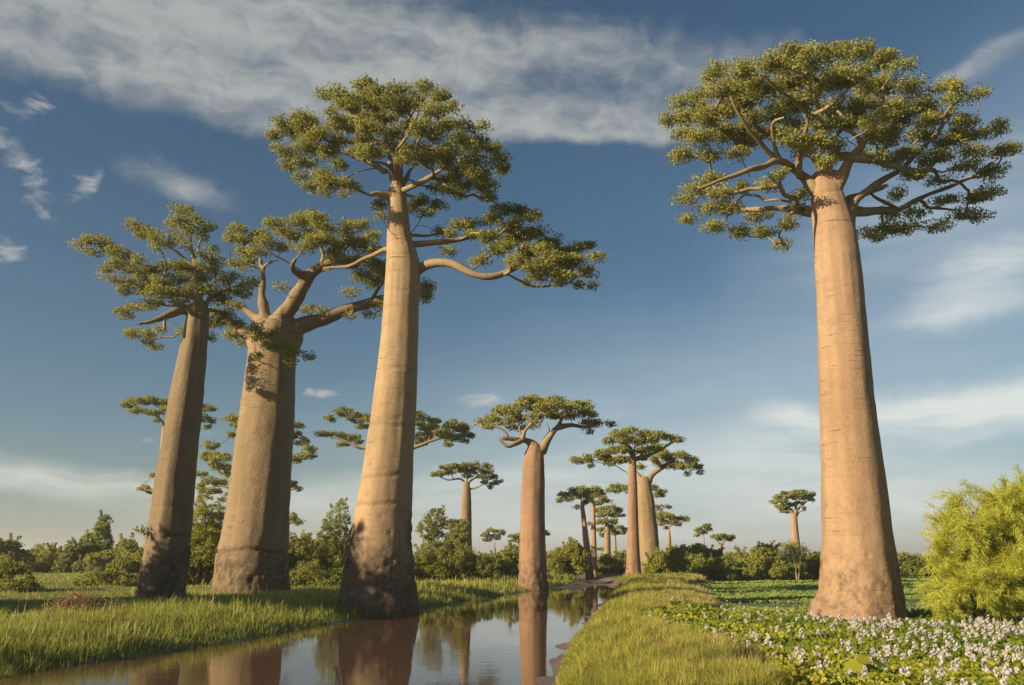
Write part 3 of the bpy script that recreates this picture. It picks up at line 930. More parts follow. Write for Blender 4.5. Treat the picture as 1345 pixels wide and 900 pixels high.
tree('baobab_tree', 'tallest sandy baobab, its dark rough foot at the water, long limbs to one side', 38.4, .25, T3_rows, T3_limbs, T3_pads, 'bark_t3', K2, ROWG,
     seed=23, tuft=.44, L=.112, nleaf=98, cover=9.0, base_h=3.9, base_amt=.50, rough=.26, lump=.06,
     rings=[(4.5, .05, -2.0, 2.6), (5.6, .045, -1.9, 2.4), (7.9, .04, -1.9, 2.8), (8.2, .03, -1.6, 1.6), (10.3, .025, -1.2, 1.8), (12.6, .02, -2.1, 1.2), (13.5, .03, -2.0, 1.6), (14.3, .03, -1.8, 2.0), (15.2, .03, -2.0, 1.6), (16.0, .03, -1.7, 2.0), (16.6, .02, -2.1, 1.3)])

# --- the very thick forked tree
K1 = (80, 240, 3.46)


def c1(y, xl, xr): return ((y - 240) * 3.46, (xl - 80) * 3.46, (xr - 80) * 3.46)


T2_rows = [c1(*q) for q in [(781, 279, 378), (770, 281, 377), (750, 283, 376), (730, 285, 376.5), (715, 289, 377), (680, 295.5, 379), (640, 301.5, 381), (600, 307.5, 383.5), (560, 313, 385.5), (520, 319, 387), (480, 324.5, 388), (462, 326, 388), (448, 328, 388), (436, 335, 387), (424, 341, 386)]]
T2_limbs = [
    ([(985, 690), (1000, 630), (1045, 560), (1085, 490), (1120, 430, -.3), (1160, 395, -.5), (1230, 360, -.6), (1310, 350, -.4)], 66, 16),
    ([(1130, 430, -.3), (1075, 385, -1.0), (1010, 350, -1.6), (960, 325, -2), (910, 265, -2.4)], 26, 7),
    ([(930, 680), (925, 600), (915, 520), (925, 440), (912, 385), (905, 340)], 36, 13),
    ([(920, 390), (950, 365, -.6), (985, 350, -1)], 14, 8),
    ([(1020, 740), (1070, 665, .4), (1130, 640, .6), (1200, 622, .8), (1290, 580, 1), (1400, 545, 1.2), (1490, 525, 1.3)], 60, 22),
    ([(905, 760), (860, 715, .2), (810, 670, .4), (745, 628, .6), (690, 575, .8)], 44, 16),
    ([(915, 640), (870, 600, .8), (800, 555, 1.2), (720, 545, 1.6)], 30, 11),
    ([(1090, 420, -.5), (1050, 390, -1.6), (1070, 350, -2.0)], 16, 9),
    ([(1180, 390, -.5), (1190, 330, -.6), (1170, 260, -.8)], 13, 6),
    ([(1230, 365, -.5), (1290, 300, -.4), (1360, 260, -.3)], 13, 5),
    ([(1400, 545, 1.2), (1440, 480, 1), (1480, 420, .8)], 12, 5),
]
T2_pads1 = [(810, 210, 60, 28), (780, 250, 40, 22), (840, 255, 70, 30), (900, 225, 50, 26), (960, 185, 60, 30), (920, 270, 60, 30), (1010, 210, 50, 30), (1080, 180, 60, 30), (1140, 150, 40, 26), (1180, 170, 50, 26), (1060, 240, 60, 30), (1140, 230, 60, 30),
            (830, 310, 50, 24), (790, 365, 34, 18), (850, 355, 50, 24), (900, 310, 60, 24), (990, 290, 60, 24), (830, 385, 30, 12), (1110, 290, 60, 30), (1190, 250, 50, 30),
            (900, 660, 50, 20, -2.6), (950, 690, 50, 26, -2.8), (880, 700, 40, 20, -2.4), (1010, 740, 50, 26, -3.0), (1060, 775, 50, 22, -3.0), (1130, 785, 34, 16, -2.8), (895, 790, 22, 14, -2.4), (960, 745, 50, 24, -3.0), (1045, 810, 24, 14, -3.0),
            (740, 640, 50, 20), (770, 690, 50, 22), (720, 600, 40, 22), (830, 720, 34, 18), (1000, 470, 30, 16, -1.5), (1100, 580, 30, 12, 2)]
T2_pads2 = [(200, 545, 46, 24), (260, 575, 50, 26), (330, 580, 50, 24), (385, 575, 40, 20), (410, 600, 36, 22), (240, 620, 60, 28), (320, 630, 60, 28), (390, 640, 50, 26), (430, 660, 36, 24), (300, 680, 50, 24), (360, 700, 60, 28), (420, 710, 50, 28), (390, 750, 50, 26), (440, 770, 44, 26),
            (350, 800, 30, 12), (300, 660, 36, 20), (210, 865, 30, 10), (250, 870, 20, 10), (350, 885, 26, 10), (410, 880, 30, 12), (610, 780, 28, 24), (600, 820, 36, 22), (560, 800, 40, 26), (480, 740, 40, 30), (500, 700, 40, 26), (460, 850, 40, 16)]
f21 = lambda p: ((330 + p[0] / 2.647 - 80) * 3.46, (80 + p[1] / 2.647 - 240) * 3.46, p[2] * 3.46 / 2.647, p[3] * 3.46 / 2.647)
T2_pads = T2_pads1 + [f21(p) for p in T2_pads2]
tree('baobab_tree', 'very thick grey forked baobab with a scored ring round its foot', 48.6, .42, T2_rows, T2_limbs, T2_pads, 'bark_t2', K1, ROWG,
     seed=37, tuft=.52, L=.13, nleaf=94, cover=9.0, base_h=2.2, base_amt=.25, rough=.20, lump=.085, voxel=.10,
     rings=[(2.25, .13, 0, 9), (14.6, .05, -1.5, 9)])

# --- the leaning tree at the far left
T1_rows = [c1(*q) for q in [(789, 178, 244), (778, 181, 243.5), (760, 184, 244.5), (740, 187.5, 246), (720, 191.5, 248), (680, 197.5, 251.5), (640, 203.5, 254.5), (600, 210, 258), (560, 217, 262), (520, 224, 266), (480, 232.5, 269.5), (440, 242, 273), (420, 246.5, 274), (408, 248, 275), (399, 252, 273)]]
T1_limbs = [
    ([(625, 620), (585, 585), (540, 585, -.4), (470, 610, -.9), (400, 632, -1.2), (340, 636, -1.4)], 27, 12),
    ([(475, 610, -.9), (470, 640, -1), (472, 665, -1)], 8, 6),
    ([(640, 560), (625, 500), (612, 430), (608, 360), (600, 290), (588, 210)], 26, 6),
    ([(605, 380), (570, 350), (530, 315, -.3), (470, 275, -.6)], 11, 5),
    ([(615, 520), (540, 500, .3), (440, 470, .5), (350, 430, .6), (270, 350, .6), (210, 300, .6)], 16, 5),
    ([(650, 570), (690, 520, .5), (760, 490, .8), (830, 470, 1)], 16, 6),
    ([(600, 600, -.5), (560, 560, -1.8), (500, 540, -2.6)], 12, 5),
    ([(650, 580), (700, 580, 1), (760, 600, 1.6)], 14, 5),
]
T1_pads = [(80, 285, 30, 14), (130, 265, 50, 24), (190, 260, 40, 22), (150, 315, 40, 20), (210, 300, 50, 26), (260, 310, 50, 26), (290, 340, 50, 26), (340, 350, 40, 22), (250, 370, 50, 24), (320, 390, 50, 26), (200, 400, 34, 22), (220, 435, 40, 16), (365, 390, 26, 16),
           (330, 195, 30, 18), (370, 205, 50, 22), (420, 225, 50, 24), (370, 245, 40, 18), (450, 260, 50, 24), (530, 120, 40, 20), (580, 130, 40, 20), (540, 165, 50, 26), (610, 170, 40, 26), (510, 190, 30, 16), (590, 215, 50, 28), (650, 215, 40, 20), (680, 205, 22, 18), (530, 245, 40, 22), (640, 245, 36, 18), (500, 270, 44, 20), (560, 280, 40, 16), (440, 290, 26, 12),
           (690, 300, 30, 18), (650, 330, 40, 20), (700, 350, 36, 22), (500, 375, 60, 26), (440, 400, 60, 26), (570, 385, 60, 28), (630, 380, 50, 26), (380, 430, 60, 26), (300, 450, 60, 22), (270, 460, 40, 16), (460, 445, 70, 32), (550, 440, 70, 34), (640, 430, 60, 32), (700, 400, 50, 24),
           (300, 495, 40, 24), (370, 490, 60, 26), (440, 500, 60, 30), (520, 500, 70, 30), (600, 490, 60, 32), (680, 480, 60, 32), (750, 440, 50, 24), (790, 430, 40, 20), (840, 455, 44, 22), (880, 450, 26, 14), (780, 490, 50, 24), (840, 500, 36, 22), (720, 530, 60, 30), (790, 550, 40, 22),
           (280, 580, 36, 26), (330, 560, 40, 20), (300, 600, 30, 16), (400, 560, 50, 20), (450, 545, 40, 18), (550, 540, 50, 22), (340, 685, 36, 18), (400, 690, 50, 22), (460, 665, 34, 16), (400, 725, 30, 16), (430, 745, 20, 8), (310, 690, 16, 10), (560, 680, 22, 24), (675, 700, 14, 12), (690, 640, 40, 34, 1.5), (740, 600, 40, 26, 1.5), (800, 640, 50, 30, 1.5)]
T1 = tree('baobab_tree', 'leaning grey baobab, leftmost of the tall ones, shaded at its foot', 42.0, .45, T1_rows, T1_limbs, T1_pads, 'bark_t1', K1, ROWG,
          seed=41, tuft=.48, L=.117, nleaf=94, cover=9.0, base_h=2.6, base_amt=.30, rough=.22, lump=.09,
          rings=[(2.9, .10, -.4, 2.2), (4.4, .03, -1.6, 5), (1.7, .05, -1.9, 2)])

# --- baobabs further along the road
K6 = (620, 500, 3.103)
tree('baobab_tree', 'pinkish baobab with outstretched forked arms, mirrored in the flooded road', 66.5, .36,
     [(829, 185, 308), (810, 187, 305), (760, 190, 303), (650, 193, 300), (500, 198, 298.5), (400, 203, 297), (340, 207, 295), (300, 214, 294), (282, 226, 293), (268, 240, 290)],
     [([(262, 275), (235, 248), (195, 240, -.4), (150, 237, -.7), (112, 236, -.9)], 20, 8), ([(200, 245, -.4), (165, 262, -.8), (140, 270, -1), (108, 245, -1)], 12, 5),
      ([(275, 300), (300, 250), (325, 215), (350, 190), (400, 180, .4), (450, 190, .6), (480, 192, .8)], 26, 6), ([(270, 270), (290, 235, 1), (315, 205, 1.6), (300, 170, 1.8)], 17, 6),
      ([(205, 240, -.4), (215, 205, -.6), (245, 172, -.8)], 11, 5), ([(150, 238, -.7), (125, 205, -.8), (85, 185, -.8)], 7, 4), ([(350, 190), (370, 150, -.8), (390, 125, -1)], 12, 4)],
     [(40, 172, 30, 14), (80, 155, 40, 18), (70, 185, 40, 10), (110, 125, 40, 18), (130, 165, 40, 16), (170, 120, 50, 22), (190, 150, 50, 18), (215, 85, 40, 20), (240, 115, 50, 24), (270, 80, 50, 22), (310, 105, 60, 26), (340, 85, 50, 20), (390, 105, 50, 22), (440, 95, 36, 14), (470, 105, 26, 14),
      (260, 150, 50, 18), (330, 140, 50, 18), (400, 140, 50, 18), (460, 130, 40, 18), (470, 170, 36, 12), (520, 170, 44, 12), (560, 178, 22, 10), (480, 202, 18, 14), (180, 190, 40, 12), (240, 185, 30, 10), (490, 140, 20, 12)],
     'bark_pink', K6, MIDG, seed=51, tuft=.54, L=.18, nleaf=70, cover=9.0, voxel=.13, base_h=1.5, base_amt=.15, rough=.16, lump=.07, rings=[(3.2, .03, -1.5, 9), (10.2, .03, -1.8, 2)])
tree('baobab_tree', 'slender straight baobab, front one of the close pair at the bend of the road', 80.0, .15,
     [(822, 616, 697), (805, 622, 694), (770, 626, 690), (700, 630, 685), (600, 632.5, 680), (500, 635, 676), (400, 638, 672), (320, 640, 669), (295, 643, 667)],
     [([(655, 310), (640, 270), (615, 250, -.5), (580, 215, -.8)], 12, 4), ([(660, 320), (700, 310, .3), (745, 295, .5), (790, 265, .6), (830, 245, .6)], 12, 4), ([(655, 310), (660, 260), (650, 220)], 12, 4),
      ([(645, 385), (615, 365, .8), (580, 345, 1.2), (530, 335, 1.2), (470, 325, 1.2)], 13, 4)],
     [(600, 215, 40, 20), (650, 205, 40, 18), (700, 220, 40, 20), (570, 245, 40, 18), (640, 245, 50, 22), (720, 245, 44, 20), (760, 225, 40, 18), (800, 235, 40, 14), (845, 240, 26, 10), (540, 290, 40, 18), (600, 285, 50, 20), (680, 285, 50, 20), (750, 275, 44, 18),
      (430, 325, 28, 12), (475, 318, 34, 16), (480, 345, 14, 12), (530, 310, 40, 18), (580, 325, 40, 18), (620, 320, 40, 18), (700, 315, 30, 14), (555, 335, 30, 12)],
     'bark_pink', K6, MIDG, seed=53, tuft=.54, L=.18, nleaf=70, cover=9.0, voxel=.11, base_h=1.8, base_amt=.12, rough=.18, lump=.05, rings=[(13.3, .05, -1.5, 9)])
tree('baobab_tree', 'stout olive grey baobab, rear one of the close pair at the bend of the road', 94.0, .06,
     [(826, 684, 771), (812, 689, 767), (760, 686, 765), (700, 683, 762.5), (600, 678, 755), (500, 675, 743), (440, 674, 730), (410, 676, 723), (392, 682, 716)],
     [([(715, 415), (735, 385), (765, 362), (795, 340, .3), (830, 325, .5)], 16, 6), ([(770, 360), (755, 325, -.4), (745, 310, -.5)], 8, 4), ([(695, 410), (675, 380, .6), (640, 355, 1)], 14, 6)],
     [(800, 315, 40, 18), (850, 305, 40, 18), (890, 325, 36, 16), (915, 350, 26, 14), (870, 350, 40, 14), (930, 375, 14, 8), (880, 380, 14, 8), (830, 345, 40, 16), (780, 300, 40, 16), (760, 335, 20, 12), (790, 350, 24, 10), (740, 320, 24, 12), (690, 350, 20, 12)],
     'bark_olive', K6, MIDG, seed=55, tuft=.54, L=.18, nleaf=70, cover=9.0, voxel=.12, base_h=1.6, base_amt=.15, rough=.2, lump=.1)

KF = (720, 600, 5.0)


def far(label, D, rows, pads, K, bark='bark_far', limbs=(), leaf='leaf_far', z0=.3, seed=1, cover=6.5, **kw):
    kw.setdefault('tuft', max(.42, 3.4 * D / F)); kw.setdefault('L', max(.17, 1.9 * D / F))
    return tree('baobab_tree', label, D, z0, rows, list(limbs), pads, bark, K, FARG, leaf=leaf, seed=seed, nleaf=60, cover=cover, voxel=.16, base_h=1.2, base_amt=.1, rough=.1, lump=.05, **kw)


KB = (140, 500, 4.09)
far('baobab with a flat two tiered crown showing either side of the leaning grey trunk', 96, [(1060, 265, 345), (900, 268, 342), (600, 278, 338), (400, 286, 334), (300, 292, 330), (240, 296, 322)],
    [(110, 130, 44, 22), (170, 110, 60, 26), (240, 110, 60, 28), (310, 115, 60, 26), (180, 165, 60, 22), (260, 170, 50, 22), (330, 150, 50, 24), (270, 215, 24, 12), (400, 130, 60, 28), (470, 130, 60, 26), (540, 150, 44, 22), (520, 205, 50, 26), (560, 215, 26, 18), (540, 250, 30, 12), (450, 190, 50, 24), (230, 90, 30, 16),
     (245, 510, 24, 10), (205, 580, 38, 20), (235, 600, 20, 10)], KB, seed=61, limbs=[([(308, 260), (290, 210), (240, 175)], 11, 5), ([(310, 260), (370, 200), (460, 170), (520, 180)], 12, 5), ([(305, 620), (260, 600), (210, 585)], 9, 4)])
far('baobab with layered foliage mostly hidden behind the very thick grey trunk', 84, [(1090, 750, 850), (900, 755, 846), (600, 770, 838), (400, 780, 832), (200, 790, 822)],
    [(660, 205, 36, 22), (690, 240, 40, 24), (670, 290, 26, 18), (720, 200, 40, 26), (560, 350, 44, 30), (540, 410, 44, 36), (600, 415, 50, 26), (640, 410, 40, 24), (620, 470, 50, 26), (580, 450, 40, 20), (650, 500, 36, 18), (510, 500, 36, 16), (560, 540, 50, 26), (610, 550, 44, 22), (540, 590, 50, 22), (600, 595, 34, 16), (500, 630, 36, 8), (510, 570, 30, 20),
     (1030, 240, 36, 22), (1020, 290, 34, 26), (1050, 330, 40, 26), (1095, 370, 40, 24), (1060, 410, 40, 22), (1020, 420, 40, 30), (1105, 400, 24, 22), (1010, 560, 30, 24), (1030, 590, 14, 16), (1000, 740, 30, 30), (1030, 760, 22, 20), (900, 220, 70, 30), (820, 180, 80, 34), (980, 300, 50, 30)],
    KB, seed=63, limbs=[([(808, 480), (740, 460), (650, 480)], 14, 5), ([(808, 300), (900, 300), (1000, 340)], 14, 6), ([(805, 600), (700, 580), (600, 560)], 12, 5), ([(815, 640), (920, 600), (1010, 580)], 12, 5), ([(815, 800), (920, 790), (1000, 750)], 10, 4)])
K5 = (400, 500, 3.0)
far('baobab whose flat spreading crown shows either side of the tallest sandy trunk', 86, [(800, 300, 400), (600, 308, 392), (400, 318, 384), (300, 325, 380), (250, 332, 372)],
    [(100, 150, 24, 18), (150, 125, 40, 22), (200, 150, 40, 26), (230, 180, 30, 16), (70, 210, 34, 12), (120, 215, 50, 16), (180, 225, 44, 18), (150, 250, 30, 12), (215, 240, 20, 16), (270, 150, 50, 26), (330, 130, 50, 24), (400, 130, 50, 24), (450, 145, 40, 26), (480, 180, 50, 26), (510, 160, 34, 14),
     (540, 205, 50, 24), (590, 175, 44, 22), (620, 190, 36, 22), (640, 215, 34, 20), (590, 225, 50, 20), (570, 250, 24, 10), (470, 225, 50, 22), (460, 250, 30, 10), (630, 240, 20, 10)], K5, seed=65,
    limbs=[([(352, 300), (280, 265), (220, 265), (165, 240), (110, 220)], 12, 4), ([(355, 300), (430, 262), (500, 240), (570, 220)], 13, 4)])
K4 = (540, 590, 4.5)
far('baobab with a neat umbrella crown, left of the pinkish arm-spreading one', 104, [(760, 270, 372), (600, 280, 361), (450, 288, 358.5), (300, 299, 356), (230, 305, 350), (195, 309, 345)],
    [(135, 152, 28, 14), (180, 140, 40, 22), (190, 105, 30, 18), (240, 100, 40, 20), (240, 135, 50, 24), (300, 95, 50, 22), (310, 130, 50, 26), (370, 95, 50, 20), (380, 130, 50, 24), (440, 100, 40, 18), (450, 135, 40, 22), (480, 165, 34, 20), (525, 195, 18, 14), (490, 200, 34, 16), (460, 225, 22, 12), (420, 165, 40, 20), (440, 195, 26, 14), (340, 160, 40, 14)],
    K4, 'bark_olive', seed=67, limbs=[([(325, 205), (300, 180), (260, 180), (210, 180), (170, 165)], 8, 3), ([(335, 240), (380, 230), (415, 215), (440, 195)], 7, 3), ([(330, 205), (360, 180), (400, 160)], 8, 3)])
far('small dark crowned baobab just left of the neat umbrella one, above the bushes', 150, [(780, 228, 250), (600, 230, 248), (500, 232, 246), (470, 234, 244)], [(190, 445, 30, 12), (230, 425, 34, 14), (270, 430, 26, 14), (250, 455, 40, 14), (215, 465, 30, 10), (280, 500, 20, 16)], K4, seed=69)
far('small thin baobab alone in the gap left of the pinkish trunk', 190, [(780, 488, 502), (640, 489, 501), (560, 490, 500), (540, 492, 499)], [(440, 505, 26, 16), (480, 480, 36, 14), (520, 485, 30, 16), (450, 535, 30, 12), (500, 520, 40, 16), (540, 500, 16, 12)], K4, 'stem', seed=71)
far('small baobab half hidden behind the pinkish trunk', 170, [(780, 690, 730), (640, 695, 725), (530, 700, 720)], [(600, 515, 28, 12), (640, 505, 34, 16), (620, 540, 30, 16), (700, 500, 50, 20), (770, 490, 40, 16), (805, 500, 22, 10), (660, 560, 26, 30)], K4, seed=73)
far('leaning baobab, front left one of the cluster at the end of the road', 97, [(790, 244, 304), (750, 244, 299), (650, 237, 286), (550, 228, 270), (450, 220, 257), (350, 211, 242), (290, 207, 234)],
    [(75, 285, 30, 18), (110, 250, 44, 24), (160, 225, 44, 20), (140, 275, 44, 18), (210, 215, 50, 20), (200, 255, 50, 24), (260, 230, 44, 22), (270, 270, 40, 24), (190, 330, 24, 14), (240, 300, 34, 16)], KF, 'bark_pink', seed=75)
far('slim baobab directly behind the leaning one of the road-end cluster', 101, [(780, 290, 324), (700, 288, 322), (600, 281, 319), (450, 282, 314), (340, 285, 309), (310, 288, 306)],
    [(260, 215, 40, 20), (310, 210, 40, 18), (350, 235, 34, 22), (300, 255, 50, 24), (360, 275, 36, 20), (330, 305, 44, 16), (390, 295, 30, 12), (270, 290, 30, 16), (270, 440, 16, 10)], KF, seed=77)
far('thick pale baobab with a two level crown, in the middle of the road-end cluster', 128, [(760, 362, 418), (720, 365, 413), (600, 367, 410), (500, 368, 406), (450, 371, 402), (410, 375, 398)],
    [(330, 350, 30, 20), (370, 335, 40, 18), (420, 335, 44, 18), (460, 355, 34, 20), (490, 385, 16, 10), (400, 370, 50, 20), (350, 385, 36, 16), (440, 385, 40, 16), (340, 430, 30, 22), (390, 420, 40, 18), (440, 430, 36, 18), (340, 480, 34, 14), (400, 465, 40, 16), (355, 515, 22, 14)], KF, 'bark_olive', seed=79)
far('thinnest baobab of the road-end cluster, right beside the slender straight trunk', 135, [(760, 422, 458), (720, 425, 455), (600, 428, 450), (520, 430, 447), (500, 432, 446)],
    [(420, 480, 30, 16), (460, 465, 34, 16), (500, 480, 26, 14), (470, 500, 36, 12), (420, 505, 24, 12), (505, 500, 14, 8)], KF, seed=81)
far('tiny baobab seen through the gap in the road-end cluster', 230, [(720, 340, 352), (630, 342, 351), (618, 343, 350)], [(332, 607, 14, 7), (350, 603, 16, 8), (360, 612, 10, 6)], KF, seed=83)
far('baobab with a flat dome crown spreading behind the close pair', 100, [(780, 612, 680), (600, 616, 672), (400, 620, 660), (280, 624, 650)],
    [(400, 220, 26, 14), (440, 195, 40, 18), (450, 225, 44, 14), (500, 205, 44, 22), (560, 190, 50, 24), (620, 185, 50, 24), (680, 205, 44, 22), (720, 230, 34, 18), (700, 255, 36, 14), (745, 255, 22, 18), (765, 225, 6, 8), (560, 230, 50, 18), (640, 230, 50, 20)], KF, seed=85)
far('baobab with a thin dry brown crown beside the stout trunk of the close pair', 122, [(760, 704, 730), (600, 706, 727), (450, 708, 724), (370, 710, 722)],
    [(720, 330, 26, 8), (760, 322, 34, 7), (800, 330, 20, 6), (740, 348, 34, 6), (690, 340, 20, 8)], KF, leaf='leaf_dry', seed=87, cover=1.6, limbs=[([(716, 380), (735, 355), (770, 335), (800, 328)], 4, 2), ([(716, 380), (700, 345), (690, 335)], 4, 2)])
far('mid sized baobab with a lopsided dark crown, right of the close pair', 112, [(780, 772, 818), (640, 775, 812), (560, 778, 810), (500, 781, 806), (470, 784, 803)],
    [(735, 400, 30, 24), (760, 375, 40, 14), (800, 390, 44, 20), (740, 440, 24, 14), (770, 425, 40, 18), (830, 410, 44, 20), (820, 440, 36, 16), (880, 400, 40, 20), (910, 415, 20, 14), (860, 440, 24, 14), (770, 465, 24, 10)], KF, seed=89)
far('small thin stemmed baobab, tilted tuft of a crown, standing in the right hand scrub', 140, [(740, 1021, 1038), (660, 1021, 1036), (560, 1019, 1031), (510, 1017, 1027)],
    [(970, 515, 22, 10), (985, 480, 34, 18), (1030, 460, 34, 16), (1060, 478, 26, 12), (1010, 495, 36, 14), (1050, 450, 20, 8)], KF, seed=91)
far('small squat baobab with a broad flat crown, right of the thin stemmed one', 150, [(760, 1112, 1152), (640, 1115, 1149), (590, 1118, 1147), (565, 1122, 1144)],
    [(1095, 525, 28, 12), (1130, 515, 40, 12), (1170, 525, 36, 12), (1210, 532, 24, 14), (1130, 540, 40, 10), (1190, 545, 24, 10)], KF, 'bark_olive', seed=93, limbs=[([(1132, 590), (1115, 560), (1095, 545)], 8, 4), ([(1136, 590), (1155, 560), (1180, 545)], 8, 4)])
KU = (880, 620, 5.627)
far('lone distant baobab with a rounded crown, left of the lone tall tan trunk', 122, [(790, 902, 972), (700, 900, 972), (570, 898, 965), (450, 896, 951), (330, 893, 941), (305, 897, 937)],
    [(770, 220, 34, 18), (800, 185, 40, 18), (860, 165, 50, 22), (830, 215, 50, 20), (920, 150, 50, 20), (920, 185, 60, 26), (985, 155, 50, 20), (990, 190, 50, 22), (1045, 165, 34, 16), (1045, 205, 24, 16), (820, 260, 40, 22), (870, 280, 44, 26), (900, 240, 40, 20), (990, 275, 14, 20), (830, 290, 26, 12), (960, 230, 40, 14)],
    KU, seed=95, limbs=[([(915, 330), (890, 290), (830, 290)], 14, 5), ([(925, 320), (930, 270), (940, 220)], 14, 6), ([(930, 330), (950, 300), (990, 280)], 10, 4), ([(925, 310), (960, 260), (1010, 220)], 11, 5)])
# ------------------------------------------------------------------ shrubs and scrub
def shrub(name, label, px, D, w, h, mat, seed, group=None, z0=None, lumps=14, dens=1.0, L=None, tall=(), shape=.55, cat='bush', depth=None, tuft=None, leaf_asp=.55, stems=5, upright=0.0):
    """a bush w wide and h high: several stems, uneven leafy lumps with gaps between them; tall = extra spires (dx, height, width)"""
    r = np.random.default_rng(seed)
    h = h * (.80 if h < 8 else 1.0)
    tall = [(a_, b_ * .93, c_) for a_, b_, c_ in tall]
    X = on_plane(px, HZ, D)[0]
    if z0 is None: z0 = float(ground_z(np.array([X]), np.array([D]))[0])
    tuft = tuft or max(.26, 2.8 * D / F)
    L = L or max(.13, 2.3 * D / F)
    dep = depth or w * .7
    cs = []
    for k in range(lumps):
        a = r.uniform(-1, 1); b = r.uniform(-1, 1)
        top = h * (1 - .55 * abs(a) ** 1.6) * r.uniform(.45, 1.0)
        rad = np.array([w * r.uniform(.13, .26), dep * r.uniform(.13, .26), h * r.uniform(.12, .24)])
        zc = max(rad[2] * .8, top - rad[2])
        cs.append((np.array([a * (w / 2 - rad[0] * .6), b * (dep / 2 - rad[1] * .6), zc]), rad))
    for (dx, hh, ww) in tall:
        for q in np.linspace(.35, 1, 5):
            cs.append((np.array([dx + r.normal() * ww * .15, r.normal() * .3, hh * q - hh * .12]), np.array([ww * (1.1 - .55 * q), ww * (1.1 - .55 * q), hh * .16])))
    gs = Geo()
    stemp = [np.array([r.uniform(-.18, .18) * w, r.uniform(-.18, .18) * dep, -.1]) for _ in range(stems)]
    tp = []
    for c, rad in cs:
        s0 = stemp[int(np.argmin([np.linalg.norm((s - c)[:2]) for s in stemp]))]
        mid = (s0 + c) / 2 + np.array([0, 0, .12 * h]) + r.normal(size=3) * .05 * h
        lp, lr = spline([s0, mid, c], [.022 * h, .012 * h, .005 * h], .5)
        tube(gs, lp, lr, 5, cap=False)
        n = int(dens * 3.2 * (rad[0] * rad[2] + rad[0] * rad[1] * .6) * math.pi / (math.pi * tuft ** 2)) + 2
        q = unit(r.normal(size=(n, 3)) + np.array([0, -.15, .25])) * (r.uniform(.3, 1, (n, 1)) ** .4)
        t = c + q * rad
        tp.append(t)
        for i in range(min(n, 5)):
            lp, lr = spline([c - np.array([0, 0, rad[2] * .5]), (c + t[i]) / 2, t[i] + q[i] * tuft * .4], [.005 * h, .004 * h, .002 * h], .5)
            tube(gs, lp, lr, 3, cap=False)
    for k in range(int(16 * (1 + w / 6))):
        c, rad = cs[r.integers(len(cs))]
        d = unit(np.array([r.normal() * .7, r.normal() * .7, .9 + abs(r.normal()) * .6]))
        a0 = c + d * rad * .8
        ln = r.uniform(.10, .26) * min(h, 4.5)
        a1 = a0 + d * ln
        lp, lr = spline([c, a0, a1], [.006 * h, .004 * h, .0015 * h], .4)
        tube(gs, lp, lr, 3, cap=False)
        m = max(2, int(ln / (tuft * .55)))
        tp.append(a0 + (a1 - a0) * np.linspace(.1, 1, m)[:, None] + r.normal(size=(m, 3)) * tuft * .18)
    t = np.concatenate(tp)
    t = t[t[:, 2] > .05]
    nl = 26
    pt = np.repeat(np.arange(len(t)), nl)
    off = unit(r.normal(size=(len(pt), 3))) * (r.uniform(.1, 1, (len(pt), 1)) ** .5) * np.array([1, 1, .8 + upright])
    pos = t[pt] + off * (tuft * r.uniform(.45, 1.3, len(t)))[pt][:, None]
    pos[:, 2] = np.abs(pos[:, 2])
    nrm = unit(off * .8 + np.array([0, 0, .35]) + r.normal(size=off.shape) * .6)
    rnd = np.clip(.45 * r.uniform(0, 1, len(pt)) + .35 * r.uniform(0, 1, len(t))[pt] + .2 * vnoise(t[pt] * .5, seed), 0, 1)
    gl = Geo()
    Ls = L * r.uniform(.6, 1.35, len(pt))
    leaf_quads(gl, pos, nrm, Ls, Ls * leaf_asp, rnd, r, droop=.2)
    root = thing(name, (X, D, z0), label, cat, group)
    link('stems', gs.mesh('stems'), M['stem'], root)
    link('foliage', gl.mesh('foliage', smooth=False), M[mat], root)
    return root


SL = 'bushes along the far edge of the left meadow'
SM = 'bushes between the big trunks and along the road'
SR = 'bushes along the far edge of the marsh'
# left meadow edge
shrub('bush', 'dark round bush cut by the edge of the picture, behind the left meadow', -2, 105, 8, 5.6, 'shrub_dark', 101, SL)
shrub('bush', 'low dull green bush between the dark edge bush and the light domed bush', 38, 118, 8, 4.0, 'shrub_mid', 102, SL)
shrub('bush', 'light green domed bush with a flat top, left of the pointed tree', 76, 112, 7.5, 5.2, 'shrub_light', 103, SL)
shrub('small_tree', 'pointed small tree standing taller than the meadow bushes round it', 130, 108, 6.5, 4.4, 'shrub_mid', 104, SL, tall=((.3, 7.2, 1.6), (-1.6, 4.8, 1.3)), cat='small tree')
shrub('bush', 'dark bush hard against the pointed small tree', 104, 106, 5, 5.0, 'shrub_dark', 105, SL)
shrub('bush', 'bush with pale twigs between the pointed small tree and the leaning trunk', 163, 100, 7, 5.0, 'shrub_mid', 106, SL)
shrub('bush', 'low light leafy bush touching the left side of the leaning trunk', 185, 88, 5, 4.0, 'shrub_light', 107, SL)
shrub('bush', 'low sprawling broad leaved bush in the meadow before the leaning trunk', 143, 58, 4.4, 1.15, 'shrub_dark', 108, SL, lumps=18)
shrub('bush', 'shaded dark bush at the left edge of the picture, on the near meadow', 8, 50, 4.6, 2.2, 'shrub_dark', 109, SL)
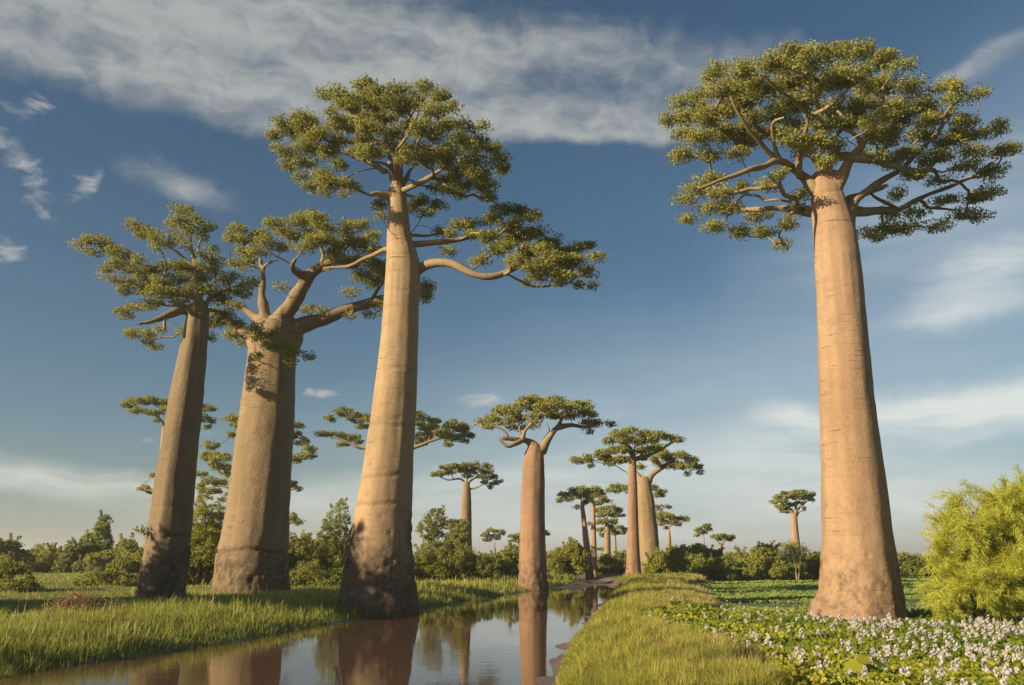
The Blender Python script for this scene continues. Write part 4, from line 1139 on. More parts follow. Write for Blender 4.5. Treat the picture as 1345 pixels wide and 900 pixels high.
# between the trunks
shrub('bush', 'tall fresh green leafy bush in the gap between the two grey trunks', 268, 60, 4.4, 6.0, 'shrub_light', 111, SM, tall=((-.2, 6.6, 1.2), (.9, 6.2, .9)), lumps=20)
shrub('bush', 'bush peeping out right behind the thick grey trunk', 372, 62, 3.0, 4.2, 'shrub_dark', 112, SM)
shrub('bush', 'round topped bush right of the thick grey trunk', 405, 82, 6.0, 6.0, 'shrub_mid', 113, SM)
shrub('bush', 'pointed leafy bush close to the left side of the tallest trunk', 446, 64, 4.2, 4.2, 'shrub_mid', 114, SM, tall=((0, 6.3, .9), (-.9, 5.2, .8)), lumps=18)
shrub('bush', 'low shaded bush on the bank below the round topped one', 415, 58, 5.4, 2.0, 'shrub_dark', 115, SM)
shrub('bush', 'bushy dark small tree right of the tallest trunk', 579, 74, 5.8, 4.2, 'shrub_dark', 116, SM, tall=((-.6, 6.2, 1.6), (1.3, 5.2, 1.4)), lumps=20)
shrub('bush', 'bright yellow green low bush at the foot of the dark small tree', 562, 68, 3.6, 2.7, 'shrub_light', 117, SM)
shrub('bush', 'dark low bush in front of the umbrella crowned trunk', 612, 70, 4.2, 3.4, 'shrub_dark', 118, SM)
shrub('bush', 'rounded mid green bush left of the pinkish trunk', 642, 80, 5.0, 3.4, 'shrub_mid', 119, SM)
shrub('bush', 'light bush touching the left edge of the pinkish trunk', 672, 84, 4.0, 3.8, 'shrub_light', 120, SM)
shrub('bush', 'dark bush touching the right edge of the pinkish trunk', 727, 94, 4.4, 3.6, 'shrub_dark', 121, SM)
shrub('bush', 'feathery light green bush left of the leaning road-end trunk', 748, 92, 4.6, 5.2, 'shrub_light', 122, SM)
shrub('bush', 'low bush in front of the road-end cluster, beside the dirt road', 796, 104, 5.0, 2.6, 'shrub_mid', 123, SM)
shrub('bush', 'dark low bush between the road-end cluster and the slender trunk', 812, 110, 4.6, 3.4, 'shrub_dark', 124, SM)
# right of the road
rs = [(878, 84, 4.6, 4.4, 'shrub_light', 'light bush touching the right side of the stout trunk'),
      (903, 88, 4.6, 3.8, 'shrub_mid', 'bush left of the thin stemmed small baobab'),
      (918, 104, 7.0, 5.0, 'shrub_dark', 'tall dark domed bush behind the thin stemmed small baobab'),
      (932, 86, 4.8, 3.2, 'shrub_dark', 'dark low bush before the thin stemmed small baobab'),
      (955, 90, 5.0, 3.0, 'shrub_mid', 'bush below the squat small baobab'),
      (972, 96, 4.4, 3.8, 'shrub_dark', 'dark round bush just right of the squat small baobab'),
      (998, 92, 5.4, 5.0, 'shrub_mid', 'high leafy bush halfway between the squat and the lone distant baobab'),
      (1012, 88, 3.8, 3.0, 'shrub_light', 'yellow green low bush at the foot of the high leafy one'),
      (1022, 98, 4.6, 4.2, 'shrub_dark', 'dark bush left of the pale stemmed thin tree'),
      (1038, 92, 3.6, 2.8, 'shrub_mid', 'low bush right at the foot of the lone distant baobab'),
      (1066, 95, 4.8, 3.8, 'shrub_dark', 'dark bush between the pale stemmed thin tree and the lone tall trunk'),
      (1082, 98, 4.0, 4.0, 'shrub_mid', 'bush partly hidden by the left side of the lone tall trunk'),
      (1186, 102, 5.4, 3.5, 'shrub_dark', 'dull bush just right of the lone tall trunk'),
      (1212, 104, 5.2, 3.2, 'shrub_dark', 'dull bush left of the feathery yellow one'),
      (1245, 108, 6.0, 3.6, 'shrub_mid', 'bush half hidden behind the feathery yellow one')]
for i, (px, D, w, h, mt, lb) in enumerate(rs):
    shrub('bush', lb, px, D, w, h, mt, 130 + i, SR)


def thin_tree():
    r = np.random.default_rng(5)
    D = 84.0
    b = on_plane(1047.5, HZ, D); b[2] = .05
    gs = Geo()
    P = lambda x, y, d=0: on_plane(880 + x / 5.627, 620 + y / 5.627, D + d) - b
    for pts in ([(940, 805), (932, 740), (928, 680), (905, 610), (870, 570)], [(945, 805), (958, 740), (950, 680), (955, 620), (975, 570)], [(928, 690), (945, 640), (920, 590), (925, 560)]):
        lp, lr = spline([P(*q) for q in pts], np.linspace(.10, .03, len(pts)), .4)
        tube(gs, lp, lr, 6)
    gl = Geo()
    ts = []
    for (x, y, rx, ry) in [(860, 555, 30, 20), (890, 540, 30, 18), (850, 590, 24, 18), (900, 590, 40, 26), (930, 560, 30, 20), (960, 590, 34, 24), (990, 575, 24, 20), (920, 630, 34, 16), (880, 630, 24, 14)]:
        c = P(x, y, r.uniform(-.6, .6))
        n = 9
        ts.append(c + r.normal(size=(n, 3)) * np.array([rx, rx, ry]) / 5.627 * D / F * .6)
    t = np.concatenate(ts)
    pt = np.repeat(np.arange(len(t)), 18)
    off = r.normal(size=(len(pt), 3)) * .22
    leaf_quads(gl, t[pt] + off, unit(off + r.normal(size=off.shape) * .3 + np.array([0, 0, .1])), .2, .1, r.uniform(.2, .9, len(pt)), r)
    root = thing('thin_tree', b.tolist(), 'thin sparse tree on two pale stems before the lone distant baobab', 'small tree')
    link('stems', gs.mesh('stems'), M['wood'], root)
    link('crown', gl.mesh('crown', smooth=False), M['shrub_mid'], root)


thin_tree()


def distant_scrub():
    """the far thicket that closes the plain: one mass nobody could count"""
    r = np.random.default_rng(77)
    gl = Geo()
    n = 1500
    D = r.uniform(135, 330, n)
    x = r.uniform(-.86, .86, n) * D
    h = r.uniform(1.6, 4.2, n) * (.7 + .6 * vnoise(np.stack([x * .05, D * .03, D * 0], 1), 4))
    h *= np.where(D < 200, .62, .85)
    keep = ~((np.abs(x - on_plane(790, HZ, 1)[0] * D) < 2.5) & (D < 160))
    x, D, h = x[keep], D[keep], h[keep]
    m = len(x)
    k = 110
    pt = np.repeat(np.arange(m), k)
    q = unit(r.normal(size=(len(pt), 3)) + np.array([0, -.2, .2])) * (r.uniform(.2, 1, (len(pt), 1)) ** .4)
    rad = np.stack([h * r.uniform(.6, 1.2, m), h * r.uniform(.6, 1.0, m), h * .55], 1)
    lump = 1 + .35 * (vnoise(q * 2.2 + pt[:, None] * 3.7, 8)[:, None] - .5)
    pos = np.stack([x, D, h * .45], 1)[pt] + q * rad[pt] * lump
    pos[:, 2] = np.maximum(pos[:, 2], .1)
    L = (3.0 * D / F)[pt] * r.uniform(.7, 1.3, len(pt))
    leaf_quads(gl, pos, unit(q + r.normal(size=q.shape) * .5), L, L * .7, np.clip(r.uniform(0, .6, len(pt)) + .4 * r.uniform(0, 1, m)[pt], 0, 1), r)
    tag(link('distant_thicket', gl.mesh('distant_thicket', smooth=False), M['shrub_mid']), 'low green thicket closing the plain along the horizon', 'thicket', kind='stuff')


distant_scrub()


def feathery_bush():
    """the bright feathery shrub at the right edge: thousands of thin arching sprays"""
    r = np.random.default_rng(9)
    D = 30.5
    b = on_plane(1305, HZ, D); b[2] = .05
    P = lambda px, py, d=0: on_plane(px, py, D + d) - b
    lumps = [(1250, 690, 26, 22), (1240, 720, 20, 26), (1275, 700, 26, 26), (1320, 665, 30, 26), (1345, 650, 30, 24), (1300, 690, 30, 26), (1330, 700, 36, 30), (1370, 680, 40, 36), (1290, 730, 36, 28), (1250, 750, 30, 26), (1330, 745, 40, 32),
             (1380, 740, 44, 36), (1245, 785, 26, 22), (1280, 775, 36, 26), (1320, 785, 40, 22), (1370, 785, 44, 26), (1300, 800, 34, 12), (1410, 700, 40, 40), (1420, 760, 40, 40), (1260, 665, 18, 12), (1390, 640, 34, 26), (1250, 800, 22, 10), (1235, 790, 16, 12)]
    gs, g = Geo(), Geo()
    root0 = [np.array([dx, dy, -.1]) for dx, dy in ((-.5, 0), (.3, .4), (.9, -.3), (1.6, .3))]
    S, Dn, Tw = [], [], []
    for (px, py, rx, ry) in lumps:
        dd = r.uniform(-1.3, 1.3)
        c = P(px, py, dd)
        R_ = np.array([rx, (rx + ry) / 2 * 1.1, ry]) * D / F
        s0 = root0[int(np.argmin([abs(q[0] - c[0]) for q in root0]))]
        lp, lr = spline([s0, s0 * .4 + c * .6 + np.array([0, 0, .3]), c], [.07, .035, .015], .4)
        tube(gs, lp, lr, 5, cap=False)
        # arching twigs, each set with hair-thin leaves
        for i in range(int(62 * (rx * ry) / 900) + 4):
            d = unit(r.normal(size=3) + np.array([-.05, -.15, .25]))
            e_ = c + d * R_ * (r.uniform(.4, 1.2) if r.uniform() < .72 else r.uniform(1.2, 2.1))
            m_ = (c + e_) / 2 + np.array([0, 0, .12]) + r.normal(size=3) * .06
            lp, lr = spline([c, m_, e_ - np.array([0, 0, .06])], [.012, .008, .004], .16)
            tube(gs, lp, lr, 3, cap=False)
            tg = unit(np.gradient(lp, axis=0))
            kk = max(1, int(8 * r.uniform(.4, 1.3)))
            S.append(np.repeat(lp[1:], kk, 0) + r.normal(size=((len(lp) - 1) * kk, 3)) * .05)
            Dn.append(np.repeat(tg[1:], kk, 0))
            Tw.append(np.full((len(lp) - 1) * kk, r.uniform(0, 1)))
    S, Dn, Tw = np.concatenate(S), np.concatenate(Dn), np.concatenate(Tw)
    k = 3
    pt = np.repeat(np.arange(len(S)), k)
    n = len(pt)
    d0 = unit(Dn[pt] * .8 + r.normal(size=(n, 3)) * .5 + np.array([0, 0, .1]))
    Ln = r.uniform(.09, .30, n)[:, None]
    p0 = S[pt]
    p1 = p0 + d0 * Ln * .5
    p2 = p1 + unit(d0 + np.array([0, 0, -.25]) + r.normal(size=(n, 3)) * .25) * Ln * .5
    side = unit(np.cross(d0, r.normal(size=(n, 3)))) * r.uniform(.0045, .009, n)[:, None]
    keep = p2[:, 2] > .05
    v = np.stack([p0 - side * .7, p0 + side * .7, p1 + side, p1 - side, p2], 1)[keep]
    n = len(v)
    i = np.arange(n) * 5
    rn = np.clip(.5 * r.uniform(0, 1, n) + .5 * Tw[pt][keep], 0, 1)
    g.add(v.reshape(-1, 3), np.stack([i, i + 1, i + 2, i + 3], 1), np.stack([i + 3, i + 2, i + 4], 1), attr=rn)
    root = thing('feathery_bush', b.tolist(), 'bright yellow green feathery bush at the edge of the marsh', 'bush')
    link('stems', gs.mesh('stems'), M['stem'], root)
    link('foliage', g.mesh('foliage', smooth=False), M['feather'], root)


feathery_bush()


# ------------------------------------------------------------------ grass, marsh plants, hyacinth
def blades(name, x, y, h, w, mat, rnd, label, cat, r, lean=.35, z=None, wind=(.12, .05), mesh=None):
    n = len(x)
    z = ground_z(x, y) if z is None else z
    a = r.uniform(0, 2 * math.pi, n)
    ln = np.abs(r.normal(size=n)) * lean
    dx, dy = np.cos(a) * ln + wind[0], np.sin(a) * ln + wind[1]
    f = r.uniform(0, math.pi, n)
    sx, sy = np.cos(f) * w / 2, np.sin(f) * w / 2
    b = np.stack([x, y, z - .03], 1)
    s = np.stack([sx, sy, sx * 0], 1)
    m = b + np.stack([dx * h * .35, dy * h * .35, h * .6], 1)
    t = b + np.stack([dx * h, dy * h, h * np.sqrt(np.maximum(.3, 1 - .4 * ln))], 1)
    v = np.stack([b - s, b + s, m + s * .75, m - s * .75, t], 1)
    i = np.arange(n) * 5
    g = mesh or Geo()
    g.add(v.reshape(-1, 3), np.stack([i, i + 1, i + 2, i + 3], 1), np.stack([i + 3, i + 2, i + 4], 1), attr=None)
    g.attr.append(rnd); g.attr.append(rnd)
    if mesh is None:
        return tag(link(name, g.mesh(name, smooth=False), M[mat]), label, cat, kind='stuff')


def scatter(n, y0, y1, r, pw=1.0, margin=170):
    """points on the ground inside the view (and a margin), thinning with distance"""
    u = r.uniform(0, 1, n)
    if pw == 1.0:
        y = y0 * (y1 / y0) ** u
    else:
        e = 1 - pw
        y = (y0 ** e + u * (y1 ** e - y0 ** e)) ** (1 / e)
    lo, hi = (-margin - PW / 2) / F, (PW + margin - PW / 2) / F
    x = r.uniform(lo, hi, n) * y * 1.02
    return x, y


def nz2(x, y, s, seed):
    return fbm(np.stack([x * s, y * s, x * 0], 1), seed, 3)


HY = [(846, 826), (880, 812), (940, 806), (1010, 806), (1075, 806), (1200, 806), (1345, 800), (1520, 800), (1700, 960), (1030, 960), (1015, 900), (1000, 872), (950, 858), (900, 852), (860, 846)]


def in_poly(x, y, poly):
    c = np.zeros(len(x), bool)
    j = len(poly) - 1
    for i in range(len(poly)):
        xi, yi = poly[i]; xj, yj = poly[j]
        if yi != yj:
            c ^= ((yi > y) != (yj > y)) & (x < (xj - xi) * (y - yi) / (yj - yi) + xi)
        j = i
    return c


HYW = [tuple(on_ground(a, b, .15)[:2]) for a, b in HY]


def build_grass():
    r = np.random.default_rng(31)
    # left bank: long fresh grass by the water, shorter behind
    x, y = scatter(430000, 14.5, 120, r, 1.05)
    dl = x_left(y) - x
    keep = dl > -.05
    x, y, dl = x[keep], y[keep], dl[keep]
    n1 = nz2(x, y, .45, 61)
    n2 = nz2(x, y, .12, 62)
    tall = (1 - sstep(5.0, 9.0, dl)) * sstep(-.2, .7, dl)
    clump = nz2(x, y, 2.2, 67)
    h = (.13 + .22 * tall) * (.35 + .9 * n1 + .55 * sstep(.42, .7, clump)) * r.uniform(.55, 1.3, len(x)) * (1 + .3 * sstep(50, 90, y))
    keep = (r.uniform(0, 1, len(x)) < .30 + .9 * n2 + .5 * tall)
    x, y, h, n1, n2, tall = x[keep], y[keep], h[keep], n1[keep], n2[keep], tall[keep]
    rnd = np.clip(.55 * r.uniform(0, 1, len(x)) ** 1.3 + .75 * (n2 - .38) + .25 * (n1 - .4) + .14 * tall, 0, 1)
    seed_ = r.uniform(0, 1, len(x)) < .025
    h = np.where(seed_, h * 1.6 + .08, h); rnd = np.where(seed_, r.uniform(.75, 1, len(x)), rnd)
    blades('bank_grass', x, y, h, np.maximum(.010, .00072 * y) * r.uniform(.7, 1.4, len(x)), 'grass', rnd, 'long green grass along the left bank and meadow', 'grass', r, lean=.5, wind=(.05, .02))
    # right bank: golden grass with dry patches
    x, y = scatter(420000, 12.5, 85, r, 1.1)
    x = x_right(y) + r.uniform(0, 1, len(x)) ** 1.0 * (np.interp(y, [0, 16, 26, 40, 60, 80], [5.4, 5.0, 4.0, 6.5, 6.0, 9.0]))
    dr = x - x_right(y)
    wr = np.interp(y, [0, 16, 26, 40, 60, 80], [4.4, 4.0, 2.4, 5.0, 4.8, 7.0])
    n1 = nz2(x, y, .8, 63); n2 = nz2(x, y, .25, 64)
    keep = (~in_poly(x, y, HYW) | (r.uniform(0, 1, len(x)) < .04)) & (dr > .05) & (dr < wr + (n2 - .5) * 3.0)
    x, y, dr, n1, n2, wr = [q[keep] for q in (x, y, dr, n1, n2, wr)]
    clump = nz2(x, y, 2.6, 66)
    h = (.08 + .17 * sstep(0, .7, dr)) * (.45 + .8 * n1 + .7 * sstep(.4, .7, clump)) * r.uniform(.4, 1.4, len(x)) * (1 + .4 * sstep(35, 70, y))
    dry = sstep(.45, 1.0, dr / wr) * sstep(.42, .62, n2)
    rnd = np.clip(.50 * r.uniform(0, 1, len(x)) ** 1.2 + .8 * (n1 - .42) + .42 * dry + .05, 0, 1)
    blades('verge_grass', x, y, h, np.maximum(.010, .00072 * y) * r.uniform(.7, 1.4, len(x)), 'grass_gold', rnd, 'golden green grass on the strip between water and marsh', 'grass', r, lean=.75, wind=(.05, .02))
    # dry stalks in the verge
    x, y = scatter(70000, 13, 60, r, 1.1)
    x = x_right(y) + r.uniform(.4, 1, len(x)) * np.interp(y, [0, 16, 26, 40, 60], [5.4, 5.0, 4.2, 5.5, 5])
    n2 = nz2(x, y, .3, 65)
    qx, qy = to_px(np.stack([x, y, x * 0 + .3], 1))
    patch = np.exp(-((qx - 905) / 75) ** 2 - ((qy - 880) / 18) ** 2) + .8 * np.exp(-((qx - 880) / 50) ** 2 - ((qy - 795) / 9) ** 2)
    keep = ((n2 > .54) | (r.uniform(0, 1, len(x)) < patch)) & ~in_poly(x, y, HYW)
    x, y = x[keep], y[keep]
    blades('dry_stalks', x, y, r.uniform(.15, .42, len(x)), np.maximum(.007, .0005 * y), 'dead', r.uniform(0, 1, len(x)), 'brown dry stalks tangled in the strip between water and marsh', 'dry grass', r, lean=.7)


build_grass()

def build_marsh():
    r = np.random.default_rng(37)
    # the open marsh: a low carpet of floating weed with bare water-dark lanes
    x, y = scatter(300000, 24, 110, r, 1.25)
    dr = x - x_right(y)
    wr = np.interp(y, [0, 16, 26, 40, 60, 80, 110], [6, 5.5, 4.0, 4.2, 5.0, 8.0, 8.0])
    keep = (dr > wr - .8) & ~in_poly(x, y, HYW)
    x, y = x[keep], y[keep]
    lane = fbm(np.stack([x * .06, y * .30, x * 0], 1), 71, 3)
    n1 = nz2(x, y, .5, 72)
    keep = r.uniform(0, 1, len(x)) < sstep(.36, .50, lane) * .95 + .03
    x, y, lane, n1 = x[keep], y[keep], lane[keep], n1[keep]
    n = len(x)
    h = .05 + .16 * n1 * r.uniform(.3, 1.4, n)
    g = Geo()
    nrm = unit(np.stack([r.normal(size=n) * .5 - .25, r.normal(size=n) * .5 - .35, np.ones(n)], 1))
    L = np.maximum(.09, .0030 * y) * r.uniform(.7, 1.3, n)
    leaf_quads(g, np.stack([x, y, ground_z(x, y) + h], 1), nrm, L, L * .8, np.clip(.6 * r.uniform(0, 1, n) + .7 * (n1 - .35), 0, 1), r)
    tag(link('marsh_weed', g.mesh('marsh_weed', smooth=False), M['marsh']), 'low green weed carpet over the open marsh', 'marsh plants', kind='stuff')
    # hyacinth bed: glossy paddle leaves on short stalks, pale lilac flower spikes
    x, y = scatter(165000, 13.5, 42, r, .9, 240)
    keep = in_poly(x, y, HYW)
    x, y = x[keep], y[keep]
    n = len(x)
    n1 = nz2(x, y, .7, 73); n2 = nz2(x, y, .22, 74)
    z = ground_z(x, y) + .06 + .30 * n1 * r.uniform(.35, 1.2, n)
    nrm = unit(np.stack([r.normal(size=n) * .55 - .30, r.normal(size=n) * .55 - .55, r.uniform(.25, 1.1, n)], 1))
    a = r.normal(size=(n, 3)); a[:, 2] += 1.0
    d = unit(a - nrm * np.sum(a * nrm, 1, keepdims=True)); s = np.cross(nrm, d)
    L = np.maximum(.07, .0033 * y) * r.uniform(.6, 1.35, n)[:]
    c = np.stack([x, y, z], 1)
    ang = np.linspace(0, 2 * math.pi, 7)[:-1] + math.pi / 6
    L = L[:, None]
    vv = [c + d * L * .62 * math.sin(t) * (1.05 if math.sin(t) > 0 else 1) + s * L * .48 * math.cos(t) + nrm * L * .10 * math.cos(t) ** 2 for t in ang]
    v = np.stack(vv, 1)
    g = Geo()
    g.add(v.reshape(-1, 3), np.arange(n * 6).reshape(n, 6), attr=np.clip(.6 * r.uniform(0, 1, n) ** 1.4 + .8 * (n2 - .42) + .25 * (1 - sstep(0, 9, x - x_right(y) - 3)), 0, 1))
    # stalks
    st = r.permutation(n)[: n // 2]
    g2 = blades('', x[st], y[st], (z - ground_z(x, y))[st], np.full(len(st), .018), None, r.uniform(.2, .6, len(st)), None, None, r, lean=.1, mesh=g)
    tag(link('water_hyacinth', g.mesh('water_hyacinth', smooth=False), M['hyacinth']), 'glossy green water hyacinth leaves packed over the near marsh', 'water hyacinth', kind='stuff')
    # flowers
    x, y = scatter(9000, 14, 40, r, .7, 240)
    keep = in_poly(x, y, HYW)
    x, y = x[keep], y[keep]
    px, py = to_px(np.stack([x, y, x * 0 + .4], 1))
    n2 = nz2(x, y, .35, 75)
    band = np.exp(-((py - (824 - .012 * (px - 850))) / 13) ** 2) * 1.0 + sstep(980, 1250, px) * .75 * np.exp(-((py - 850) / 42) ** 2) + .14
    keep = r.uniform(0, 1, len(x)) < band * sstep(.36, .62, n2) * .60
    x, y = x[keep], y[keep]
    n = len(x)
    k = 11
    pt = np.repeat(np.arange(n), k)
    q = np.tile(np.arange(k), n)
    z0 = ground_z(x, y) + r.uniform(.16, .36, n)
    hh = r.uniform(.06, .20, n)
    aa = q * 2.4 + r.uniform(0, 6, n)[pt]
    rr = .045 * (1 - .5 * q / k)
    cc = np.stack([x[pt] + np.cos(aa) * rr, y[pt] + np.sin(aa) * rr, z0[pt] + hh[pt] * q / k], 1)
    out = unit(np.stack([np.cos(aa), np.sin(aa), .35 + 0 * aa], 1) + r.normal(size=(len(pt), 3)) * .25)
    up = np.array([0, 0, 1.0])
    t1 = unit(np.cross(out, up)); t2 = np.cross(t1, out)
    g = Geo()
    R_ = .033 * r.uniform(.75, 1.25, len(pt))[:, None]
    for w in range(5):
        b = w * 2 * math.pi / 5
        e = math.cos(b) * t1 + math.sin(b) * t2
        f = -math.sin(b) * t1 + math.cos(b) * t2
        v = np.stack([cc, cc + e * R_ * .6 + f * R_ * .38 + out * R_ * .25, cc + e * R_ * 1.1 + out * R_ * .30, cc + e * R_ * .6 - f * R_ * .38 + out * R_ * .25], 1)
        g.add(v.reshape(-1, 3), np.arange(len(pt) * 4).reshape(-1, 4), attr=r.uniform(0, 1, len(pt)))
    print('flower spikes', n)
    tag(link('hyacinth_flowers', g.mesh('hyacinth_flowers', smooth=False), M['petal']), 'pale lilac hyacinth flower spikes standing above the leaves', 'flowers', kind='stuff')


build_marsh()


# ------------------------------------------------------------------ small single things
def twiggy(name, label, cat, pts_list, mat, D, z0, basepx, sides=5):
    g = Geo()
    b = on_plane(basepx, HZ, D); b[2] = z0
    for pts, ra, rb in pts_list:
        P3 = [on_plane(q[0], q[1], D + (q[2] if len(q) > 2 else 0)) - b for q in pts]
        lp, lr = spline(P3, np.linspace(ra, rb, len(P3)), .12)
        lp[1:-1] += (fbm(lp[1:-1] * 2.1, 5, 2)[:, None] - .5) * .12
        tube(g, lp, lr, sides)
    return tag(link(name, g.mesh(name), mat, None, b.tolist()), label, cat)


twiggy('dead_branch', 'dead grey branch leaning up the left side of the tallest trunk', 'branch',
       [([(448, 745), (452, 728), (456, 712), (461, 697), (464, 688)], .09, .04), ([(450, 738), (449, 718), (455, 702)], .05, .03), ([(455, 714), (462, 706), (468, 700)], .04, .02)], M['wood'], 37.6, .2, 450)


def brush_pile():
    r = np.random.default_rng(15)
    D = 29.0
    b = on_plane(112, HZ, D); b[2] = float(ground_z(b[0:1], np.array([D]))[0])
    g = Geo()
    for i in range(700):
        p = np.array([np.clip(r.normal(), -1.8, 1.8) * .52, np.clip(r.normal(), -1.8, 1.8) * .36, 0])
        hgt = .62 * math.exp(-(p[0] / .95) ** 2)
        p[2] = r.uniform(.02, max(.08, hgt))
        d = unit(np.array([r.normal(), r.normal(), abs(r.normal()) * .55]))
        l = r.uniform(.18, .55)
        m = p + d * l * .5 + r.normal(size=3) * .05
        lp, lr = spline([p, m, p + d * l + np.array([0, 0, -.05])], [.012, .009, .004], .12)
        tube(g, lp, lr, 3, cap=False)
    return tag(link('dead_brush', g.mesh('dead_brush'), M['dead_twig'], None, b.tolist()), 'heap of brown dead twigs in the grass left of the leaning trunk', 'brush pile')


M['dead_twig'] = bark_mat('dead_twig', (0.24, 0.145, 0.085), (0.34, 0.22, 0.13), band=.1)
brush_pile()


def dry_plant():
    r = np.random.default_rng(16)
    D = 44.6
    b = on_plane(346, HZ, D); b[2] = .40
    P = lambda px, py, d=0: on_plane(px, py, D + d) - b
    gs, gl = Geo(), Geo()
    tips = []
    for pts in ([(346, 782), (348, 765), (350, 750), (350, 738)], [(347, 782), (345, 770), (347, 758)], [(352, 784), (356, 774), (360, 763)], [(342, 782), (341, 775), (343, 770)], [(354, 784), (360, 778), (362, 770)]):
        q = [P(*t) for t in pts]
        lp, lr = spline(q, np.linspace(.035, .012, len(q)), .15)
        tube(gs, lp, lr, 5)
        k = lp[len(lp) // 3:]
        tips.append(np.repeat(k, 9, 0) + r.normal(size=(len(k) * 9, 3)) * .13)
    t = np.concatenate(tips)
    leaf_quads(gl, t, unit(r.normal(size=t.shape) + np.array([-.3, -.4, .2])), .16, .07, r.uniform(0, 1, len(t)), r, droop=.6)
    root = thing('dry_plant', b.tolist(), 'pale grey dry plant against the foot of the very thick grey trunk', 'plant')
    link('stems', gs.mesh('stems'), M['wood'], root)
    link('leaves', gl.mesh('leaves', smooth=False), M['leaf_dry'], root)


dry_plant()


def broad_plant():
    """big round leaves at the bottom edge of the hyacinth bed"""
    r = np.random.default_rng(18)
    b = on_ground(1140, 896, .12)
    D = b[1]
    gs, gl = Geo(), Geo()
    ang = np.linspace(0, 2 * math.pi, 15)[:-1]
    for (px, py, s, tilt) in [(1124, 882, .26, (-.3, -.7, .6)), (1150, 886, .25, (.2, -.6, .8)), (1128, 896, .24, (-.1, -.8, .5)), (1108, 890, .20, (-.6, -.5, .7)), (1158, 872, .2, (.3, -.3, .9)), (1135, 868, .17, (0, -.5, .8))]:
        c = on_plane(px, py, D + r.uniform(-.25, .25)) - b
        n = unit(np.array(tilt)); d = unit(np.array([0, 0, 1.0]) - n * n[2]); s_ = np.cross(n, d)
        rad = s * (.86 + .14 * np.cos(ang)) * np.where(np.abs(ang - math.pi) < .3, .8, 1)
        rim = c + d * (np.cos(ang) * rad)[:, None] + s_ * (np.sin(ang) * rad * .9)[:, None] + n * (.05 * np.cos(2 * ang))[:, None] * s * 2
        k = len(ang)
        i = np.arange(k)
        gl.add(np.concatenate([rim, [c - n * .035]]), np.stack([i, (i + 1) % k, np.full(k, k)], 1), attr=r.uniform(.35, .8))
        lp, lr = spline([np.array([c[0] * .3, c[1] * .3, -.05]), np.array([c[0] * .7, c[1] * .7, c[2] * .5]), c - n * .04], [.014, .011, .008], .08)
        tube(gs, lp, lr, 5)
    root = thing('broad_leaved_plant', b.tolist(), 'plant with big round leaves at the near edge of the flowering bed', 'plant')
    link('stems', gs.mesh('stems'), M['hyacinth'], root)
    link('leaves', gl.mesh('leaves'), M['hyacinth'], root)


broad_plant()


def trunk_sprig():
    r = np.random.default_rng(19)
    D = 41.2
    par = T1
    b = np.array(par.location)
    P = lambda px, py, d=0: on_plane(px, py, D + d) - b
    g = Geo(); gl = Geo()
    lp, lr = spline([P(197, 701), P(190, 697), P(181, 699)], [.03, .02, .008], .1); tube(g, lp, lr, 5)
    t = np.concatenate([P(x, y) + r.normal(size=(16, 3)) * .13 for x, y in ((192, 695), (186, 696), (181, 698), (190, 701))])
    leaf_quads(gl, t, unit(r.normal(size=t.shape) + np.array([-.4, -.4, .4])), .17, .10, r.uniform(0, .8, len(t)), r)
    o = link('sprig', g.mesh('sprig'), M['wood'], par)
    o['label'] = 'leafy sprig growing out of the trunk'
    link('leaves', gl.mesh('leaves', smooth=False), M['shrub_dark'], o)


trunk_sprig()


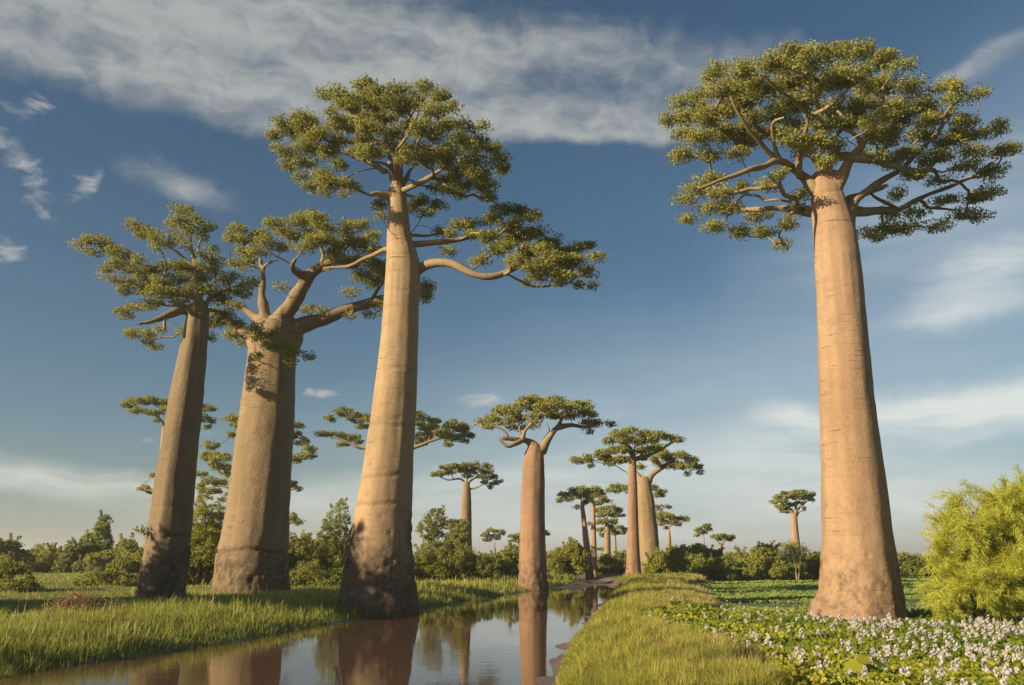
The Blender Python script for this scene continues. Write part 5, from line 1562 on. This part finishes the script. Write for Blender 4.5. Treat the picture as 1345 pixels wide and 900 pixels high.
def scrap():
    r = np.random.default_rng(20)
    b = on_ground(48, 812, .55)
    g = Geo()
    n = 9
    X, Y = np.meshgrid(np.linspace(-1, 1, n), np.linspace(-1, 1, n))
    p = np.stack([X.ravel() * .13, Y.ravel() * .10, .07 * (1 - X.ravel() ** 2) * (1 - Y.ravel() ** 2)], 1)
    p += (np.stack([vnoise(p * 14 + k * 9, 30 + k) for k in range(3)], 1) - .5) * .09
    i = (np.arange(n - 1)[:, None] * n + np.arange(n - 1)[None]).ravel()
    g.add(p, np.stack([i, i + 1, i + n + 1, i + n], 1))
    m, nd, out = material('pale_scrap')
    bb = nd.new('ShaderNodeBsdfPrincipled'); tc = nd.new('ShaderNodeTexCoord')
    nd.link(nd.mix(nd.noise(tc.outputs['Object'], 20), (.5, .48, .42), (.72, .70, .64)), bb.inputs['Base Color']); bb.inputs['Roughness'].default_value = .7
    nd.link(bb.outputs[0], out.inputs[0])
    o = link('pale_scrap', g.mesh('pale_scrap'), m, None, b.tolist())
    o.rotation_euler = (math.radians(50), 0, .3)
    tag(o, 'small crumpled whitish scrap caught in the grass at the left', 'litter')


scrap()

# the trees outside the picture, towards the sun, whose shade lies on the feet of the left-hand trunks
shrub('shade_tree', 'broad leafy tree outside the picture, shading the leaning trunk', -690, 29, 12, 12.4, 'shrub_mid', 301, None, lumps=26, cat='tree', tuft=.6, L=.34, stems=2)
shrub('shade_tree', 'rounded leafy tree outside the picture, shading the tallest trunk', -760, 25, 6.8, 14.8, 'shrub_mid', 302, None, lumps=20, cat='tree', tuft=.6, L=.34, stems=2)


# ------------------------------------------------------------------ the thin evening haze over the plain
def build_haze():
    x0, x1, y0, y1, z0, z1 = -3600, 3600, -420, 6100, -2.0, 34.0
    v = [(x, y, z) for z in (z0, z1) for y in (y0, y1) for x in (x0, x1)]
    f = [(0, 2, 3, 1), (4, 5, 7, 6), (0, 1, 5, 4), (2, 6, 7, 3), (0, 4, 6, 2), (1, 3, 7, 5)]
    g = Geo(); g.add(v, f)
    m, nd, out = material('haze')
    vol = nd.new('ShaderNodeVolumePrincipled')
    vol.inputs['Color'].default_value = (.86, .88, .90, 1)
    vol.inputs['Density'].default_value = 0.00045
    vol.inputs['Anisotropy'].default_value = 0.2
    nd.link(vol.outputs[0], out.inputs['Volume'])
    tag(link('haze', g.mesh('haze', smooth=False), m), 'thin evening haze over the plain', 'haze', kind='stuff')


build_haze()
